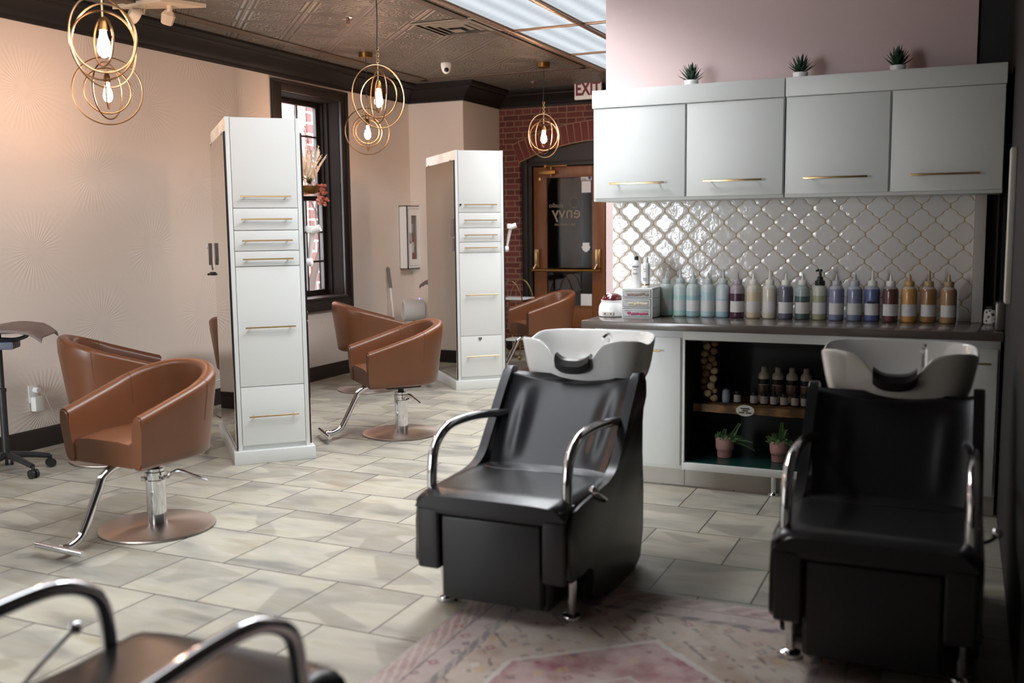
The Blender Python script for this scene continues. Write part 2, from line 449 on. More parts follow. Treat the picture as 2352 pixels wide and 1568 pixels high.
def m_rug():
    t = NT('faded_turkish_rug')
    # object space: x 0..1.565 across, y 0..2.4 along (0 near end)
    tc = t.n('ShaderNodeTexCoord'); o = tc.outputs['Object']; sp = t.n('ShaderNodeSeparateXYZ', {0: o})
    nz = t.n('ShaderNodeTexNoise', {'Vector': o, 'Scale': 25.0, 'Detail': 2.0})
    wv = t.math('MULTIPLY', t.math('SUBTRACT', nz.outputs['Fac'], 0.5), 0.02)
    x = t.math('ADD', sp.outputs['X'], wv); y = t.math('ADD', sp.outputs['Y'], wv)
    dx = t.math('MINIMUM', x, t.math('SUBTRACT', 1.565, x)); dy = t.math('MINIMUM', y, t.math('SUBTRACT', 2.43, y))
    e = t.math('MINIMUM', dx, dy)
    def band(a, b, v=None):
        v = e if v is None else v
        return t.math('MULTIPLY', t.math('GREATER_THAN', v, a), t.math('LESS_THAN', v, b))
    mot = t.n('ShaderNodeTexVoronoi', {'Vector': o, 'Scale': 15.0, 'Randomness': 0.8}, distance='MANHATTAN')
    mc = t.n('ShaderNodeSeparateColor', {0: mot.outputs['Color']}).outputs[0]
    field = t.ramp(t.noise(o, 6, 4), [(0.35, srgb(168, 142, 124)), (0.55, srgb(186, 166, 150)), (0.7, srgb(176, 138, 118))])
    motcol = t.ramp(mc, [(0.0, srgb(136, 72, 78)), (0.25, srgb(206, 190, 176)), (0.45, srgb(150, 112, 92)), (0.62, srgb(96, 84, 90)), (0.78, srgb(190, 150, 96)), (0.9, srgb(128, 96, 100))], 'CONSTANT')
    fig = t.math('LESS_THAN', t.math('ABSOLUTE', t.math('SUBTRACT', mot.outputs['Distance'], 0.27)), 0.13)
    # latch hook lines
    hx = t.math('ABSOLUTE', t.math('SUBTRACT', t.math('FLOORED_MODULO', t.math('ADD', x, t.math('MULTIPLY', y, 0.9)), 0.12), 0.06))
    hook = t.math('MULTIPLY', t.math('LESS_THAN', hx, 0.009), t.math('GREATER_THAN', t.noise(o, 11, 1), 0.52))
    c = t.mix(t.math('MULTIPLY', fig, 0.75), field, motcol)
    c = t.mix(t.math('MULTIPLY', hook, 0.75), c, srgb(84, 68, 70))
    # hexagon medallion
    X = t.math('ABSOLUTE', t.math('SUBTRACT', x, 0.80)); Y = t.math('ABSOLUTE', t.math('SUBTRACT', y, 1.34))
    hexd = t.math('MAXIMUM', t.math('MULTIPLY', X, 1.28), t.math('ADD', t.math('MULTIPLY', X, 0.72), t.math('MULTIPLY', Y, 0.86)))
    pink = t.mix(t.math('MULTIPLY', fig, 0.75), t.mix(t.math('MULTIPLY', t.math('SUBTRACT', t.noise(o, 5, 4), 0.4, clamp=True), 4.0, clamp=True), srgb(150, 88, 94), srgb(198, 170, 166)), motcol)
    c = t.mix(t.math('LESS_THAN', hexd, 0.545), c, pink)
    c = t.mix(t.math('MULTIPLY', band(0.530, 0.556, hexd), 0.8), c, srgb(206, 196, 186))
    c = t.mix(t.math('MULTIPLY', band(0.26, 0.275, hexd), 0.7), c, srgb(206, 190, 170))
    # borders
    zig = t.math('ABSOLUTE', t.math('SUBTRACT', t.math('FLOORED_MODULO', t.math('ADD', t.math('MULTIPLY', e, 2.0), t.math('ADD', x, y)), 0.1), 0.05))
    c = t.mix(band(0.0, 0.225), c, t.mix(t.math('MULTIPLY', fig, 0.7), srgb(178, 156, 150), motcol))
    c = t.mix(t.math('MULTIPLY', band(0.19, 0.225), 0.85), c, t.mix(t.math('LESS_THAN', zig, 0.02), srgb(92, 84, 88), srgb(150, 132, 124)))
    c = t.mix(t.math('MULTIPLY', band(0.10, 0.112), 0.8), c, srgb(112, 92, 90))
    c = t.mix(t.math('MULTIPLY', band(0.015, 0.095), 0.55), c, t.mix(t.math('LESS_THAN', zig, 0.02), srgb(134, 100, 96), srgb(186, 158, 146)))
    c = t.mix(t.math('MULTIPLY', band(-1, 0.012), 0.8), c, srgb(150, 138, 130))
    wear = t.noise(o, 3.0, 6, 0.7)
    c = t.mix(t.math('MULTIPLY', t.math('SUBTRACT', wear, 0.42, clamp=True), 1.6, clamp=True), c, srgb(224, 214, 202))
    c = t.n('ShaderNodeGamma', {'Color': c, 'Gamma': 0.78}).outputs[0]
    pile = t.noise(o, 300, 2)
    return t.bsdf(c, 0.95, 0.0, t.bump(pile, 0.5, 0.004))
M_['rug'] = m_rug()

def m_brushed():
    t = NT('radially_brushed_steel')
    tc = t.n('ShaderNodeTexCoord'); sp = t.n('ShaderNodeSeparateXYZ', {0: tc.outputs['Object']})
    r = t.math('SQRT', t.math('ADD', t.math('MULTIPLY', sp.outputs['X'], sp.outputs['X']), t.math('MULTIPLY', sp.outputs['Y'], sp.outputs['Y'])))
    rings = t.n('ShaderNodeTexNoise', {'Vector': t.n('ShaderNodeCombineXYZ', {0: r}).outputs[0], 'Scale': 600.0}).outputs['Fac']
    tan = t.n('ShaderNodeTangent', direction_type='RADIAL', axis='Z').outputs[0]
    return t.bsdf(srgb(196, 182, 172), 0.34, 1.0, t.bump(rings, 0.12, 0.002), **{'Anisotropic': 0.7, 'Tangent': tan})
M_['brushed'] = m_brushed()

# ------------------------------------------------------------------ camera
def camera():
    yaw, pit, rol = radians(-24.35), radians(6.53), radians(0.65)
    f = V(sin(yaw) * cos(pit), cos(yaw) * cos(pit), -sin(pit))
    r = V(cos(yaw), -sin(yaw), 0); d = f.cross(r)
    r2 = r * cos(rol) + d * sin(rol); d2 = -r * sin(rol) + d * cos(rol)
    m = Matrix((( r2.x, -d2.x, -f.x, 0), (r2.y, -d2.y, -f.y, 0), (r2.z, -d2.z, -f.z, 1.5), (0, 0, 0, 1)))
    cd = bpy.data.cameras.new('camera'); cd.sensor_width = 36; cd.lens = 2287 / 2352 * 36
    cd.clip_start = 0.05; cd.clip_end = 100
    cd.dof.use_dof = True; cd.dof.focus_distance = 7.0; cd.dof.aperture_fstop = 1.7
    o = bpy.data.objects.new('camera', cd); COL.objects.link(o); o.matrix_world = m
    SC.camera = o
camera()

# ------------------------------------------------------------------ room shell
XL, YP, XP, YB = -5.86, 10.14, -5.16, 11.1
YW, XE, XR = 6.1, -2.09, 0.205     # salon back-bar wall, its free end, the dark right wall
HC = 3.1
def sbox(name, a, b, m, label=None, bev=0.0):
    mb = MB(); mb.box(a, b, bev); return struct(mb.build(name, m, smooth=bev > 0), label)
sbox('floor', (-6.3, -3.2, -0.12), (3.4, 13.2, 0.0), M_['floor'])
sbox('ceiling', (-6.3, -3.2, HC), (3.4, 11.4, HC + 0.12), M_['ceiling'])
WY0, WY1, WZ0, WZ1 = 7.74, 8.73, 0.80, 2.80          # window opening
mb = MB()
mb.box((-6.16, -3.2, 0), (XL, WY0, HC)); mb.box((-6.16, WY1, 0), (XL, 11.2, HC))
mb.box((-6.16, WY0, 0), (XL, WY1, WZ0)); mb.box((-6.16, WY0, WZ1), (XL, WY1, HC))
struct(mb.build('wall_left', M_['wall'], smooth=False))
sbox('wall_pier', (XL, YP, 0), (XP, YB + 0.1, HC), M_['wall'])
sbox('wall_front', (-6.16, -3.3, 0), (-1.9, -3.2, HC), M_['wall'])
sbox('wall_front_dark', (-1.9, -3.3, 0), (3.5, -3.2, HC), M_['darkwall'])  # unseen wall stretch, coloured dark to cut reflections on the black chairs
sbox('light_block_wall', (-3.0, 0.50, 0), (-1.45, 0.62, HC), M_['brownwall'])  # added unseen wall, keeps front fill light off the right side
w2 = bpy.data.objects.new('fill_window', None); COL.objects.link(w2); struct(w2, 'added glowing fill panel with window bars, unseen behind the camera', 'window')  # added unseen light source, shaped like a window
mb = MB()
for x in (-5.7, -4.64, -3.56): mb.box((x, -3.2, 0.45), (x + 0.06, -3.15, 2.75), 0.004)
for z in (0.45, 2.69): mb.box((-5.7, -3.2, z), (-3.5, -3.15, z + 0.06), 0.004)
mb.build('fill_window_frame', M_['darkwood'], w2)
mb = MB(); mb.box((-5.66, -3.198, 0.49), (-3.54, -3.185, 2.71)); mb.build('pane', emis('added_fill_glow', (0.88, 0.94, 1.0, 1), 26), w2, smooth=False)  # glowing sheet on the uncut wall, added to brighten basins and tiles
sbox('wall_far_right', (3.4, -3.2, 0), (3.5, 3.0, HC), M_['darkwall'])
# dark wall on the right of the shampoo corner
mb = MB(); mb.box((XR, 3.3, 0), (XR + 0.2, YW + 0.4, HC)); mb.box((XR + 0.2, 3.0, 0), (3.5, 3.3, HC))
struct(mb.build('wall_right', M_['darkwall'], smooth=False))
# pink partition with the back bar
sbox('wall_pink', (XE, YW, 0), (0.03, YW + 0.25, HC), M_['pinkwall'])
sbox('wall_dark', (0.03, YW + 0.02, 0), (XR, YW + 0.3, HC), M_['darkwall'])
sbox('wall_behind', (-0.2, YW + 0.25, 0), (0.0, YB + 0.2, HC), M_['brownwall'])
# lowered dark soffit over the shampoo corner
sbox('soffit', (-1.9, -3.2, 2.9), (3.4, 5.95, HC), M_['brownwall'])

# brick back wall with arched opening
AX, AW, ZS, ZP = -3.80, 1.10, 2.27, 2.50            # arch centre, half width, spring, peak
Rr = (AW * AW + (ZP - ZS) ** 2) / (2 * (ZP - ZS)); AZ = ZP - Rr
def arch_z(x): return AZ + sqrt(max(0, Rr * Rr - (x - AX) ** 2))
mb = MB(); n = 24
poly = [(XP, 0), (AX - AW, 0)] + [(AX - AW + 2 * AW * i / n, arch_z(AX - AW + 2 * AW * i / n)) for i in range(n + 1)] + [(AX + AW, 0), (-0.2, 0), (-0.2, HC), (XP, HC)]
mb.prism(poly, YB, YB + 0.3, 'y')
struct(mb.build('wall_back', M_['brick'], smooth=False))
# soldier course of the arch
mb = MB()
R0, R1 = Rr + 0.0, Rr + 0.235
a0 = math.asin(AW / Rr); nb = 27
segs = []
for i in range(nb * 4 + 1):
    a = -a0 - 0.0 + (2 * a0) * i / (nb * 4); segs.append(a)
ring_i = [(AX + R0 * sin(a), AZ + R0 * cos(a)) for a in segs]; ring_o = [(AX + R1 * sin(a), AZ + R1 * cos(a)) for a in segs]
mb.prism(ring_i + ring_o[::-1], YB - 0.006, YB + 0.02, 'y', mi=1)
for i in range(nb):
    a = -a0 + 2 * a0 * (i + 0.5) / nb; w = Rr * 2 * a0 / nb / 2 * 0.86
    Mx = Matrix.Translation(V(AX + (R0 + R1) / 2 * sin(a), YB - 0.004, AZ + (R0 + R1) / 2 * cos(a))) @ Matrix.Rotation(a, 4, 'Y')
    wo = w * (1.06)
    mb.box((-wo, -0.008, -0.108), (wo, 0.01, 0.108), 0.003, 0, Mx)
struct(mb.build('trim_1', [M_['redbrick'], M_['mortar']]))

# crown moulding, swept with mitred corners
def sweep(name, path, prof, m, closed=False):
    """prof: (distance from wall, z); room lies to the right of the path"""
    mb = MB(); rings = []
    n = len(path)
    for i, p in enumerate(path):
        p = Vector(p)
        dirs = []
        if i > 0: dirs.append((p - Vector(path[i - 1])).normalized())
        if i < n - 1: dirs.append((Vector(path[i + 1]) - p).normalized())
        ns = [Vector((d.y, -d.x)) for d in dirs]
        if len(ns) == 2:
            bs = (ns[0] + ns[1]).normalized(); k = 1.0 / max(0.3, bs.dot(ns[0])); off = bs * k
        else: off = ns[0]
        rings.append([V(p.x + off.x * d, p.y + off.y * d, z) for d, z in prof])
    mb.loft(rings, closed=True, cap0=True, cap1=True)
    return struct(mb.build(name, m, ang=25))
crown = [(0.002, 2.915), (0.022, 2.915), (0.026, 2.935), (0.04, 2.945), (0.05, 2.965), (0.075, 2.985), (0.12, 3.015), (0.17, 3.035), (0.175, 3.05), (0.215, 3.06), (0.235, 3.078), (0.235, HC - 0.001), (0.002, HC - 0.001)]
path = [(XL, -3.15), (XL, YP), (XP, YP), (XP, YB), (-0.25, YB)]
sweep('trim_2', path, crown, M_['crown'])
base = [(0.002, 0.001), (0.022, 0.001), (0.022, 0.115), (0.014, 0.14), (0.002, 0.14)]
sweep('baseboard_left', [(XL, -3.15), (XL, YP), (XP, YP), (XP, YB), (-4.95, YB)], base, M_['darkwood'])
# flat borders laid on the tin ceiling
mb = MB()
mb.box((-5.43, 0, HC - 0.012), (-5.33, 9.72, HC), 0.004); mb.box((-5.43, 9.64, HC - 0.012), (-3.4, 9.72, HC), 0.004)
mb.box((-3.60, -3.0, HC - 0.012), (-3.52, 9.72, HC), 0.004)
struct(mb.build('trim_3', M_['strip']))

# ------------------------------------------------------------------ luminous ceiling
PX = [(-3.375, -2.815), (-2.775, -2.215)]
PY = [(6.325 + 1.275 * k, 6.325 + 1.275 * k + 1.235) for k in range(-4, 3)]
proto = None
for ci, (x0, x1) in enumerate(PX):
    for ri, (y0, y1) in enumerate(PY):
        if proto is None:
            w, h = x1 - x0, y1 - y0
            b1 = MB(); b1.box((-w / 2, -h / 2, -0.012), (w / 2, h / 2, -0.002))
            proto = thing('ceiling_light_panel', '', 'ceiling light', group='prismatic ceiling light panels')
            b1.build('diffuser', M_['panel'], proto, smooth=False)
            b2 = MB()
            for q in ((-w/2-.004, -h/2-.004, -w/2+.008, h/2+.004), (w/2-.008, -h/2-.004, w/2+.004, h/2+.004)):
                b2.box((q[0], q[1], -0.018), (q[2], q[3], -0.001))
            for q in ((-w/2, -h/2-.004, w/2, -h/2+.008), (-w/2, h/2-.008, w/2, h/2+.004)):
                b2.box((q[0], q[1], -0.018), (q[2], q[3], -0.001))
            b2.build('panel_rim', M_['gridbar'], proto, smooth=False)
            o = proto
        else: o = copy_tree(proto)
        o.location = ((x0 + x1) / 2, (y0 + y1) / 2, HC - 0.002)
        nm = 'left' if ci == 0 else 'right'
        seen = ri - 4
        if seen == 0: lb = 'large white prismatic ceiling panel beside the ceiling vent, nearest in the %s row' % nm
        elif seen == 1: lb = 'white prismatic ceiling panel in the %s row, second beyond the vent' % nm
        elif seen == 2: lb = 'white prismatic ceiling panel in the %s row, last before the EXIT sign' % nm
        else:
            lb = 'white prismatic ceiling panel above the near floor in the %s row, %s one from the camera end' % (nm, ('first', 'second', 'third', 'fourth')[ri])
        o['label'] = lb
mb = MB()
for x in (-3.40, -2.795, -2.19):
    mb.box((x - 0.022, PY[0][0] - 0.04, HC - 0.035), (x + 0.022, PY[-1][1] + 0.04, HC), 0.004)
for k in range(len(PY) + 1):
    y = PY[0][0] - 0.02 + 1.275 * k
    mb.box((-3.40, y - 0.014, HC - 0.028), (-2.19, y + 0.014, HC), 0.004)
struct(mb.build('trim_4', M_['gridbar']))

def area(name, loc, sx, sy, power, col, spread=180, rot=(0, 0, 0)):
    l = bpy.data.lights.new(name, 'AREA'); l.shape = 'RECTANGLE'; l.size = sx; l.size_y = sy; l.energy = power; l.color = col; l.spread = radians(spread)
    o = bpy.data.objects.new(name, l); COL.objects.link(o); o.location = loc; o.rotation_euler = rot
    return o
LIGHT = dict(p=190)
area('added_ceiling_light', (-2.85, 7.95, HC - 0.04), 1.05, 4.2, 108, (0.95, 0.97, 1.0), 150)  # added lamp, strengthens the light shed by the panels above it
area('added_ceiling_light', (-2.45, 5.05, HC - 0.04), 0.5, 1.1, 34, (0.93, 0.96, 1.0), 150)  # added fill to brighten the left wall cabinets
area('added_ceiling_light', (-2.6, 2.9, HC - 0.27), 1.0, 3.4, 46, (0.93, 0.96, 1.0), 140, (0, radians(27), 0))  # added fill below the panels, tilted to light stations and spare the right

# ------------------------------------------------------------------ window_1 and outdoors
def make_window():
    root = bpy.data.objects.new('window_1', None); COL.objects.link(root)
    struct(root, 'tall double-hung window in deep dark wood casing on the left wall', 'window')
    m = M_['darkwood']
    mb = MB()                                       # casing
    x0, x1 = XL, XL + 0.028
    mb.box((x0, 7.62, 0.69), (x1, 7.75, 2.89), 0.006); mb.box((x0, 8.72, 0.69), (x1, 8.835, 2.89), 0.006)
    mb.box((x0, 7.75, 2.79), (x1, 8.72, 2.89), 0.006); mb.box((x0, 7.62, 0.69), (x1 + 0.01, 8.835, 0.80), 0.006)
    mb.box((x1, 8.80, 0.69), (x1 + 0.016, 8.835, 2.89), 0.004); mb.box((x1, 7.62, 2.865), (x1 + 0.016, 8.835, 2.89), 0.004)
    mb.build('window_casing', m, root)
    mb = MB()                                       # deep jambs
    mb.box((-6.155, 7.74, 0.80), (XL, 7.755, 2.80)); mb.box((-6.155, 8.715, 0.80), (XL, 8.73, 2.80))
    mb.box((-6.155, 7.74, 2.785), (XL, 8.73, 2.80))
    for k in (-5.99, -6.05): mb.box((k - 0.015, 8.70, 0.82), (k, 8.716, 2.78), 0.003)
    mb.build('jamb', mat('matt_dark_jamb', srgb(28, 22, 20), 0.9, **{'Specular IOR Level': 0.1}), root)
    mb = MB(); mb.box((-6.155, 7.74, 0.80), (XL + 0.05, 8.73, 0.825), 0.006); mb.build('window_sill', m, root)
    def sash(name, X, z0, z1, bars, vbars, bot):
        mb = MB()
        mb.box((X - 0.02, 7.755, z0), (X + 0.02, 7.80, z1), 0.004); mb.box((X - 0.02, 8.665, z0), (X + 0.02, 8.715, z1), 0.004)
        mb.box((X - 0.02, 7.80, z0), (X + 0.02, 8.665, z0 + bot), 0.004); mb.box((X - 0.02, 7.80, z1 - 0.05), (X + 0.02, 8.665, z1), 0.004)
        for z in bars: mb.box((X - 0.012, 7.80, z - 0.009), (X + 0.012, 8.665, z + 0.009))
        for y in vbars: mb.box((X - 0.012, y - 0.012, z0 + bot), (X + 0.012, y + 0.012, z1 - 0.05))
        o = mb.build('sash', m, root)
        g = MB(); g.box((X - 0.003, 7.80, z0 + bot), (X + 0.001, 8.665, z1 - 0.05))
        g.build('pane', glass(), o, smooth=False)
    sash('upper', -6.125, 1.80, 2.785, (2.12, 2.44), (8.08, 8.36), 0.045)
    sash('lower', -6.08, 0.825, 1.84, (1.175, 1.475), (8.10, 8.40), 0.06)
_g = []
def glass():
    if not _g:
        t = NT('window_glass')
        a = t.n('ShaderNodeBsdfTransparent', {'Color': (0.96, 0.97, 0.97, 1)}); b = t.n('ShaderNodeBsdfGlossy', {'Roughness': 0.02, 'Color': (1, 1, 1, 1)})
        mx = t.n('ShaderNodeMixShader', {0: 0.05, 1: a.outputs[0], 2: b.outputs[0]})
        t.t.links.new(mx.outputs[0], t.out.inputs[0]); _g.append(t.m)
    return _g[0]
make_window()
mb = MB(); mb.box((-8.9, 8.0, -1.0), (-8.5, 11.83, 6.0)); mb.box((-8.9, 11.83, -1.0), (-8.48, 12.02, 6.0), mi=1); mb.box((-8.9, 12.02, -1), (-8.46, 12.16, 6.0), mi=2)
o = mb.build('neighbouring_building', [M_['brickout'], M_['quoin'], M_['white']], smooth=False)
tag(o, 'sunlit red brick building outside the window with darker corner bricks', 'building')
mb = MB()
mb.tube([(-7.6, 10.55, -0.9), (-7.6, 10.55, 0.6), (-7.55, 10.72, 1.2), (-7.5, 10.85, 1.7), (-7.5, 10.7, 2.3), (-7.45, 10.9, 3.2)], lambda t: 0.055 * (1 - t) + 0.012, 8, smooth=5)
for i in range(16):
    y = 10.2 + random.random() * 0.9; z = 1.5 + random.random() * 1.2
    a = random.uniform(-0.6, 0.6)
    mb.tube([(-7.5, 10.75, z - 0.5), (-7.45 + random.uniform(-.1, .1), (y + 10.75) / 2 + random.uniform(-.08, .08), z), (-7.4, y + a * 0.5, z + 0.7 + random.random() * 0.5)], lambda t: 0.012 * (1 - t) + 0.003, 5, smooth=4)
tag(mb.build('bare_tree', M_['branch']), 'bare thin tree standing outside the window against the brick building', 'tree')
mb = MB(); mb.box((-12, 4, -1.2), (-6.2, 16, -1.0)); struct(mb.build('ground', M_['mortar'], smooth=False))

# ------------------------------------------------------------------ door_1
def make_door():
    root = bpy.data.objects.new('door_1', None); COL.objects.link(root); root.location = (0, YB + 0.06, 0)
    struct(root, 'glazed oak entrance door in the arched brick opening', 'door')
    dk = M_['darkwood']; ok = M_['oak']
    y0, y1 = 0.0, 0.09
    mb = MB()                                        # dark frame & tympanum
    mb.box((-4.90, y0, 0), (-4.83, y1 + .1, 2.30), 0.006); mb.box((-4.845, y0 + .02, 0), (-4.775, y1 + .1, 2.27), 0.006)
    n = 16
    xs = [-4.89 + (2.18) * i / n for i in range(n + 1)]
    poly = [(x, arch_z(min(max(x, AX - AW + .001), AX + AW - .001)) + 0.01) for x in xs]
    mb.prism([(-4.89, 2.27)] + poly + [(-2.71, 2.27)], y0 + 0.05, y1 + 0.1, 'y')
    mb.box((-4.83, y0, 2.225), (-2.71, y1 + .1, 2.275), 0.005)
    mb.box((-2.78, y0, 0), (-2.70, y1 + .1, 2.30), 0.006)
    mb.build('door_frame', dk, root)
    def leaf(x0, x1, flip):
        mb = MB(); s = 0.165
        mb.box((x0, y0 + .03, 0.01), (x0 + s, y1, 2.215), 0.006); mb.box((x1 - s, y0 + .03, 0.01), (x1, y1, 2.215), 0.006)
        mb.box((x0 + s, y0 + .03, 2.085), (x1 - s, y1, 2.215), 0.006); mb.box((x0 + s, y0 + .03, 0.01), (x1 - s, y1, 0.545), 0.006)
        mb.box((x0 + s, y0 + .022, 0.545), (x1 - s, y0 + .04, 0.56), 0.003)
        for z0, z1 in ((0.06, 0.26), (0.30, 0.5)):
            mb.box((x0 + s + .03, y0 + .02, z0), (x1 - s - .03, y0 + .04, z1), 0.008)
        lf = mb.build('door_leaf', ok, root)
        g = MB(); g.box((x0 + s, y0 + .055, 0.55), (x1 - s, y0 + .062, 2.09)); g.build('pane', doorglass(), lf, smooth=False)
        return lf
    leaf(-4.755, -3.845, 0)
    leaf(-3.825, -2.79, 1)
    mb = MB()                                        # door closer
    mb.box((-4.665, y0 - .035, 2.125), (-4.45, y0 + .03, 2.17), 0.006); mb.cyl((-4.51, y0 - .01, 2.10), (-4.51, y0 - .01, 2.21), 0.012)
    mb.box((-4.58, y0 - .03, 2.215), (-4.30, y0 - .018, 2.225), 0.002); mb.box((-4.59, y0 - .04, 2.205), (-4.565, y0, 2.235), 0.003)
    mb.build('door_closer', M_['darkbrass'], root)
    mb = MB(); mb.box((-4.685, y0 + .01, 2.055), (-4.655, y0 + .035, 2.09), 0.003); mb.build('sensor', M_['brass'], root)
    mb = MB()                                        # crash bar
    mb.cyl((-4.74, y0 - .075, 0.985), (-3.86, y0 - .075, 0.985), 0.019)
    pb = mb.build('push_bar', M_['darkbrass'], root)
    for cx in (-4.70, -3.92):
        b = MB(); b.box((cx - .032, y0 - .03, 1.01), (cx + .032, y0 + .03, 1.235), 0.012); b.box((cx - .022, y0 - .05, 1.06), (cx + .022, y0 - .02, 1.2), 0.008)
        b.cyl((cx, y0 - .03, 1.07), (cx - .03 * (1 if cx < -4.3 else 1), y0 - .08, 0.985), 0.012); b.build('bar_bracket', M_['brass'], pb)
    # decals on the glass
    yg = y0 + .052
    mb = MB(); mb.box((-4.155, yg - .003, 2.045), (-4.02, yg, 2.095)); s1 = mb.build('sticker', M_['paper'], root, smooth=False)
    b = MB(); b.cyl((-4.045, yg - .005, 2.07), (-4.045, yg - .0035, 2.07), 0.018); b.build('badge', mat('blue_print', srgb(46, 58, 110), .6), s1)
    b = MB(); b.box((-4.145, yg - .005, 2.052), (-4.085, yg - .0035, 2.062)); b.build('print_line', M_['textgrey'], s1, smooth=False)
    mb = MB(); mb.box((-4.145, yg - .003, 1.90), (-4.03, yg, 2.035)); mb.build('notice', M_['paper'], root, smooth=False)
    mb = MB(); mb.prism([(-4.135, 1.31), (-4.05, 1.31), (-4.05, 1.265), (-4.032, 1.262), (-4.045, 1.25), (-4.05, 1.225), (-4.093, 1.195), (-4.135, 1.225), (-4.14, 1.25), (-4.155, 1.262), (-4.135, 1.265)], yg - .003, yg, 'y')
    mb.build('arrow_sticker', M_['paper'], root, smooth=False)
    mb = MB(); mb.box((-4.16, yg - .003, 0.56), (-4.02, yg, 0.70)); mb.build('card', M_['paper'], root, smooth=False)
    gold = mat('faded_gold_lettering', srgb(150, 134, 112), .6)
    FL = Matrix.Scale(-1, 4, V(1, 0, 0))
    def gt(s, size, x, z, bold=0.0): return text_mesh('lettering', s, size, gold, root, Tm(x, yg - .004, z) @ RX90 @ FL, 0.0005, bold=bold)
    gt('envy', 0.2, -4.34, 1.665, 0.001); gt('studio', 0.075, -4.47, 1.755); gt('bienvied.com', 0.05, -4.36, 1.53)
    mb = MB(); mb.torus((-4.24, yg - .004, 1.79), 0.062, 0.002); mb.build('ring_emblem', gold, root)
def doorglass():
    t = NT('dark_door_glass')
    a = t.n('ShaderNodeBsdfTransparent', {'Color': (0.5, 0.5, 0.5, 1)}); b = t.n('ShaderNodeBsdfGlossy', {'Roughness': 0.02, 'Color': (1, 1, 1, 1)})
    mx = t.n('ShaderNodeMixShader', {0: 0.07, 1: a.outputs[0], 2: b.outputs[0]})
    t.t.links.new(mx.outputs[0], t.out.inputs[0]); return t.m
make_door()
# vestibule behind the glass
mb = MB()
mb.box((-5.0, 13.0, 0), (-0.4, 13.1, 3.0)); mb.box((-5.1, YB + .3, 0), (-5.0, 13.1, 3.0)); mb.box((-0.5, YB + .3, 0), (-0.4, 13.1, 3.0)); mb.box((-5.1, YB + .3, 3.0), (-0.4, 13.1, 3.1))
struct(mb.build('wall_vestibule', M_['brownwall'], smooth=False))
mb = MB(); mb.box((-4.9, 12.5, 0), (-4.75, 12.9, 2.6)); mb.box((-4.75, 12.6, 1.28), (-3.0, 12.63, 1.30), mi=1); mb.box((-4.75, 12.6, 1.12), (-3.0, 12.63, 1.14), mi=1)
struct(mb.build('trim_5', [M_['darkwall'], M_['darkbrass']], smooth=False))

# ------------------------------------------------------------------ EXIT sign
t = thing('exit_sign', 'white EXIT sign with dark red letters high beside the brick arch', 'sign', (-3.91, 10.78, 2.925))
mb = MB(); mb.box((-0.16, 0, 0), (0.16, 0.045, 0.215), 0.006); mb.build('housing', M_['whiteplastic'], t)
mb = MB(); mb.box((-0.06, 0.01, 0.215), (0.06, 0.035, 0.235)); mb.cyl((0, 0.02, .23), (0, 0.3, .12), 0.01); mb.build('mounting_canopy', M_['whiteplastic'], t)
red = mat('exit_red', srgb(104, 18, 32), 0.5, **{'Emission Color': srgb(150, 10, 30), 'Emission Strength': 0.05})
text_mesh('lettering', 'EXIT', 0.20, red, t, Tm(0.0, -0.002, 0.108) @ RX90 @ Matrix.Scale(0.72, 4, V(1, 0, 0)), 0.002, bold=0.006)

# ------------------------------------------------------------------ styling stations
def make_station():
    t = thing('styling_station', '', 'salon station')
    W, D, Z = 0.46, 1.08, 2.205
    mb = MB(); mb.box((0, 0.018, 0.08), (W, D, Z), 0.003)
    mb.box((0, 0, 0.08), (0.026, 0.02, Z), 0.001); mb.box((W - 0.026, 0, 0.08), (W, 0.02, Z), 0.001)
    mb.build('cabinet_body', M_['white'], t)
    mb = MB(); mb.box((-0.03, -0.028, 0), (W + 0.03, D + 0.03, 0.085), 0.004); mb.build('plinth', M_['white'], t)
    zs = [(1.642, 2.200, 1.712, 'door'), (1.502, 1.638, 1.570, 'drawer'), (1.372, 1.498, 1.435, 'drawer'), (1.274, 1.368, 1.318, 'drawer'), (0.502, 1.270, 0.883, 'door'), (0.120, 0.498, 0.309, 'door')]
    for z0, z1, hz, nm in zs:
        mb = MB(); mb.box((0.029, -0.003, z0), (W - 0.029, 0.017, z1), 0.0015); d = mb.build(nm, M_['white'], t)
        h = MB(); h.cyl((0.23 - 0.158, -0.035, hz), (0.23 + 0.158, -0.035, hz), 0.0052, seg=10)
        for sx in (-0.128, 0.128): h.cyl((0.23 + sx, -0.035, hz), (0.23 + sx, -0.002, hz), 0.0038, seg=8)
        h.build('handle', M_['brass'], d)
    for sx in (0, 1):
        s = -1 if sx == 0 else 1; X = 0 if sx == 0 else W
        mb = MB(); a, b = sorted((X, X + s * 0.009)); mb.box((a, -0.001, 0.10), (b, D - 0.02, 2.115)); bk = mb.build('mirror_backing', M_['black'], t, smooth=False)
        mb = MB(); a, b = sorted((X + s * 0.0095, X + s * 0.013)); mb.box((a, 0.006, 0.105), (b, D - 0.024, 2.11)); mb.build('mirror', M_['mirror'], bk, smooth=False)
        for yy in (0.12, D - 0.14):
            mb = MB(); a, b = sorted((X + s * 0.009, X + s * 0.018)); mb.box((a, yy - .012, 2.10), (b, yy + .012, 2.125), 0.002)
            mb.build('mirror_clip', M_['steel'], t)
    return t
st = make_station()
st['label'] = 'tall white styling station with brass handles between the front tan chair and the window'
st.location = (-4.21, 5.01, 0); st.rotation_euler = (0, 0, radians(45.4)); st['group'] = 'white styling stations'
s2 = copy_tree(st); s2.location = (-4.245, 8.16, 0); s2.rotation_euler = (0, 0, radians(43))
s2['label'] = 'white styling station farther back, just left of the brick wall'
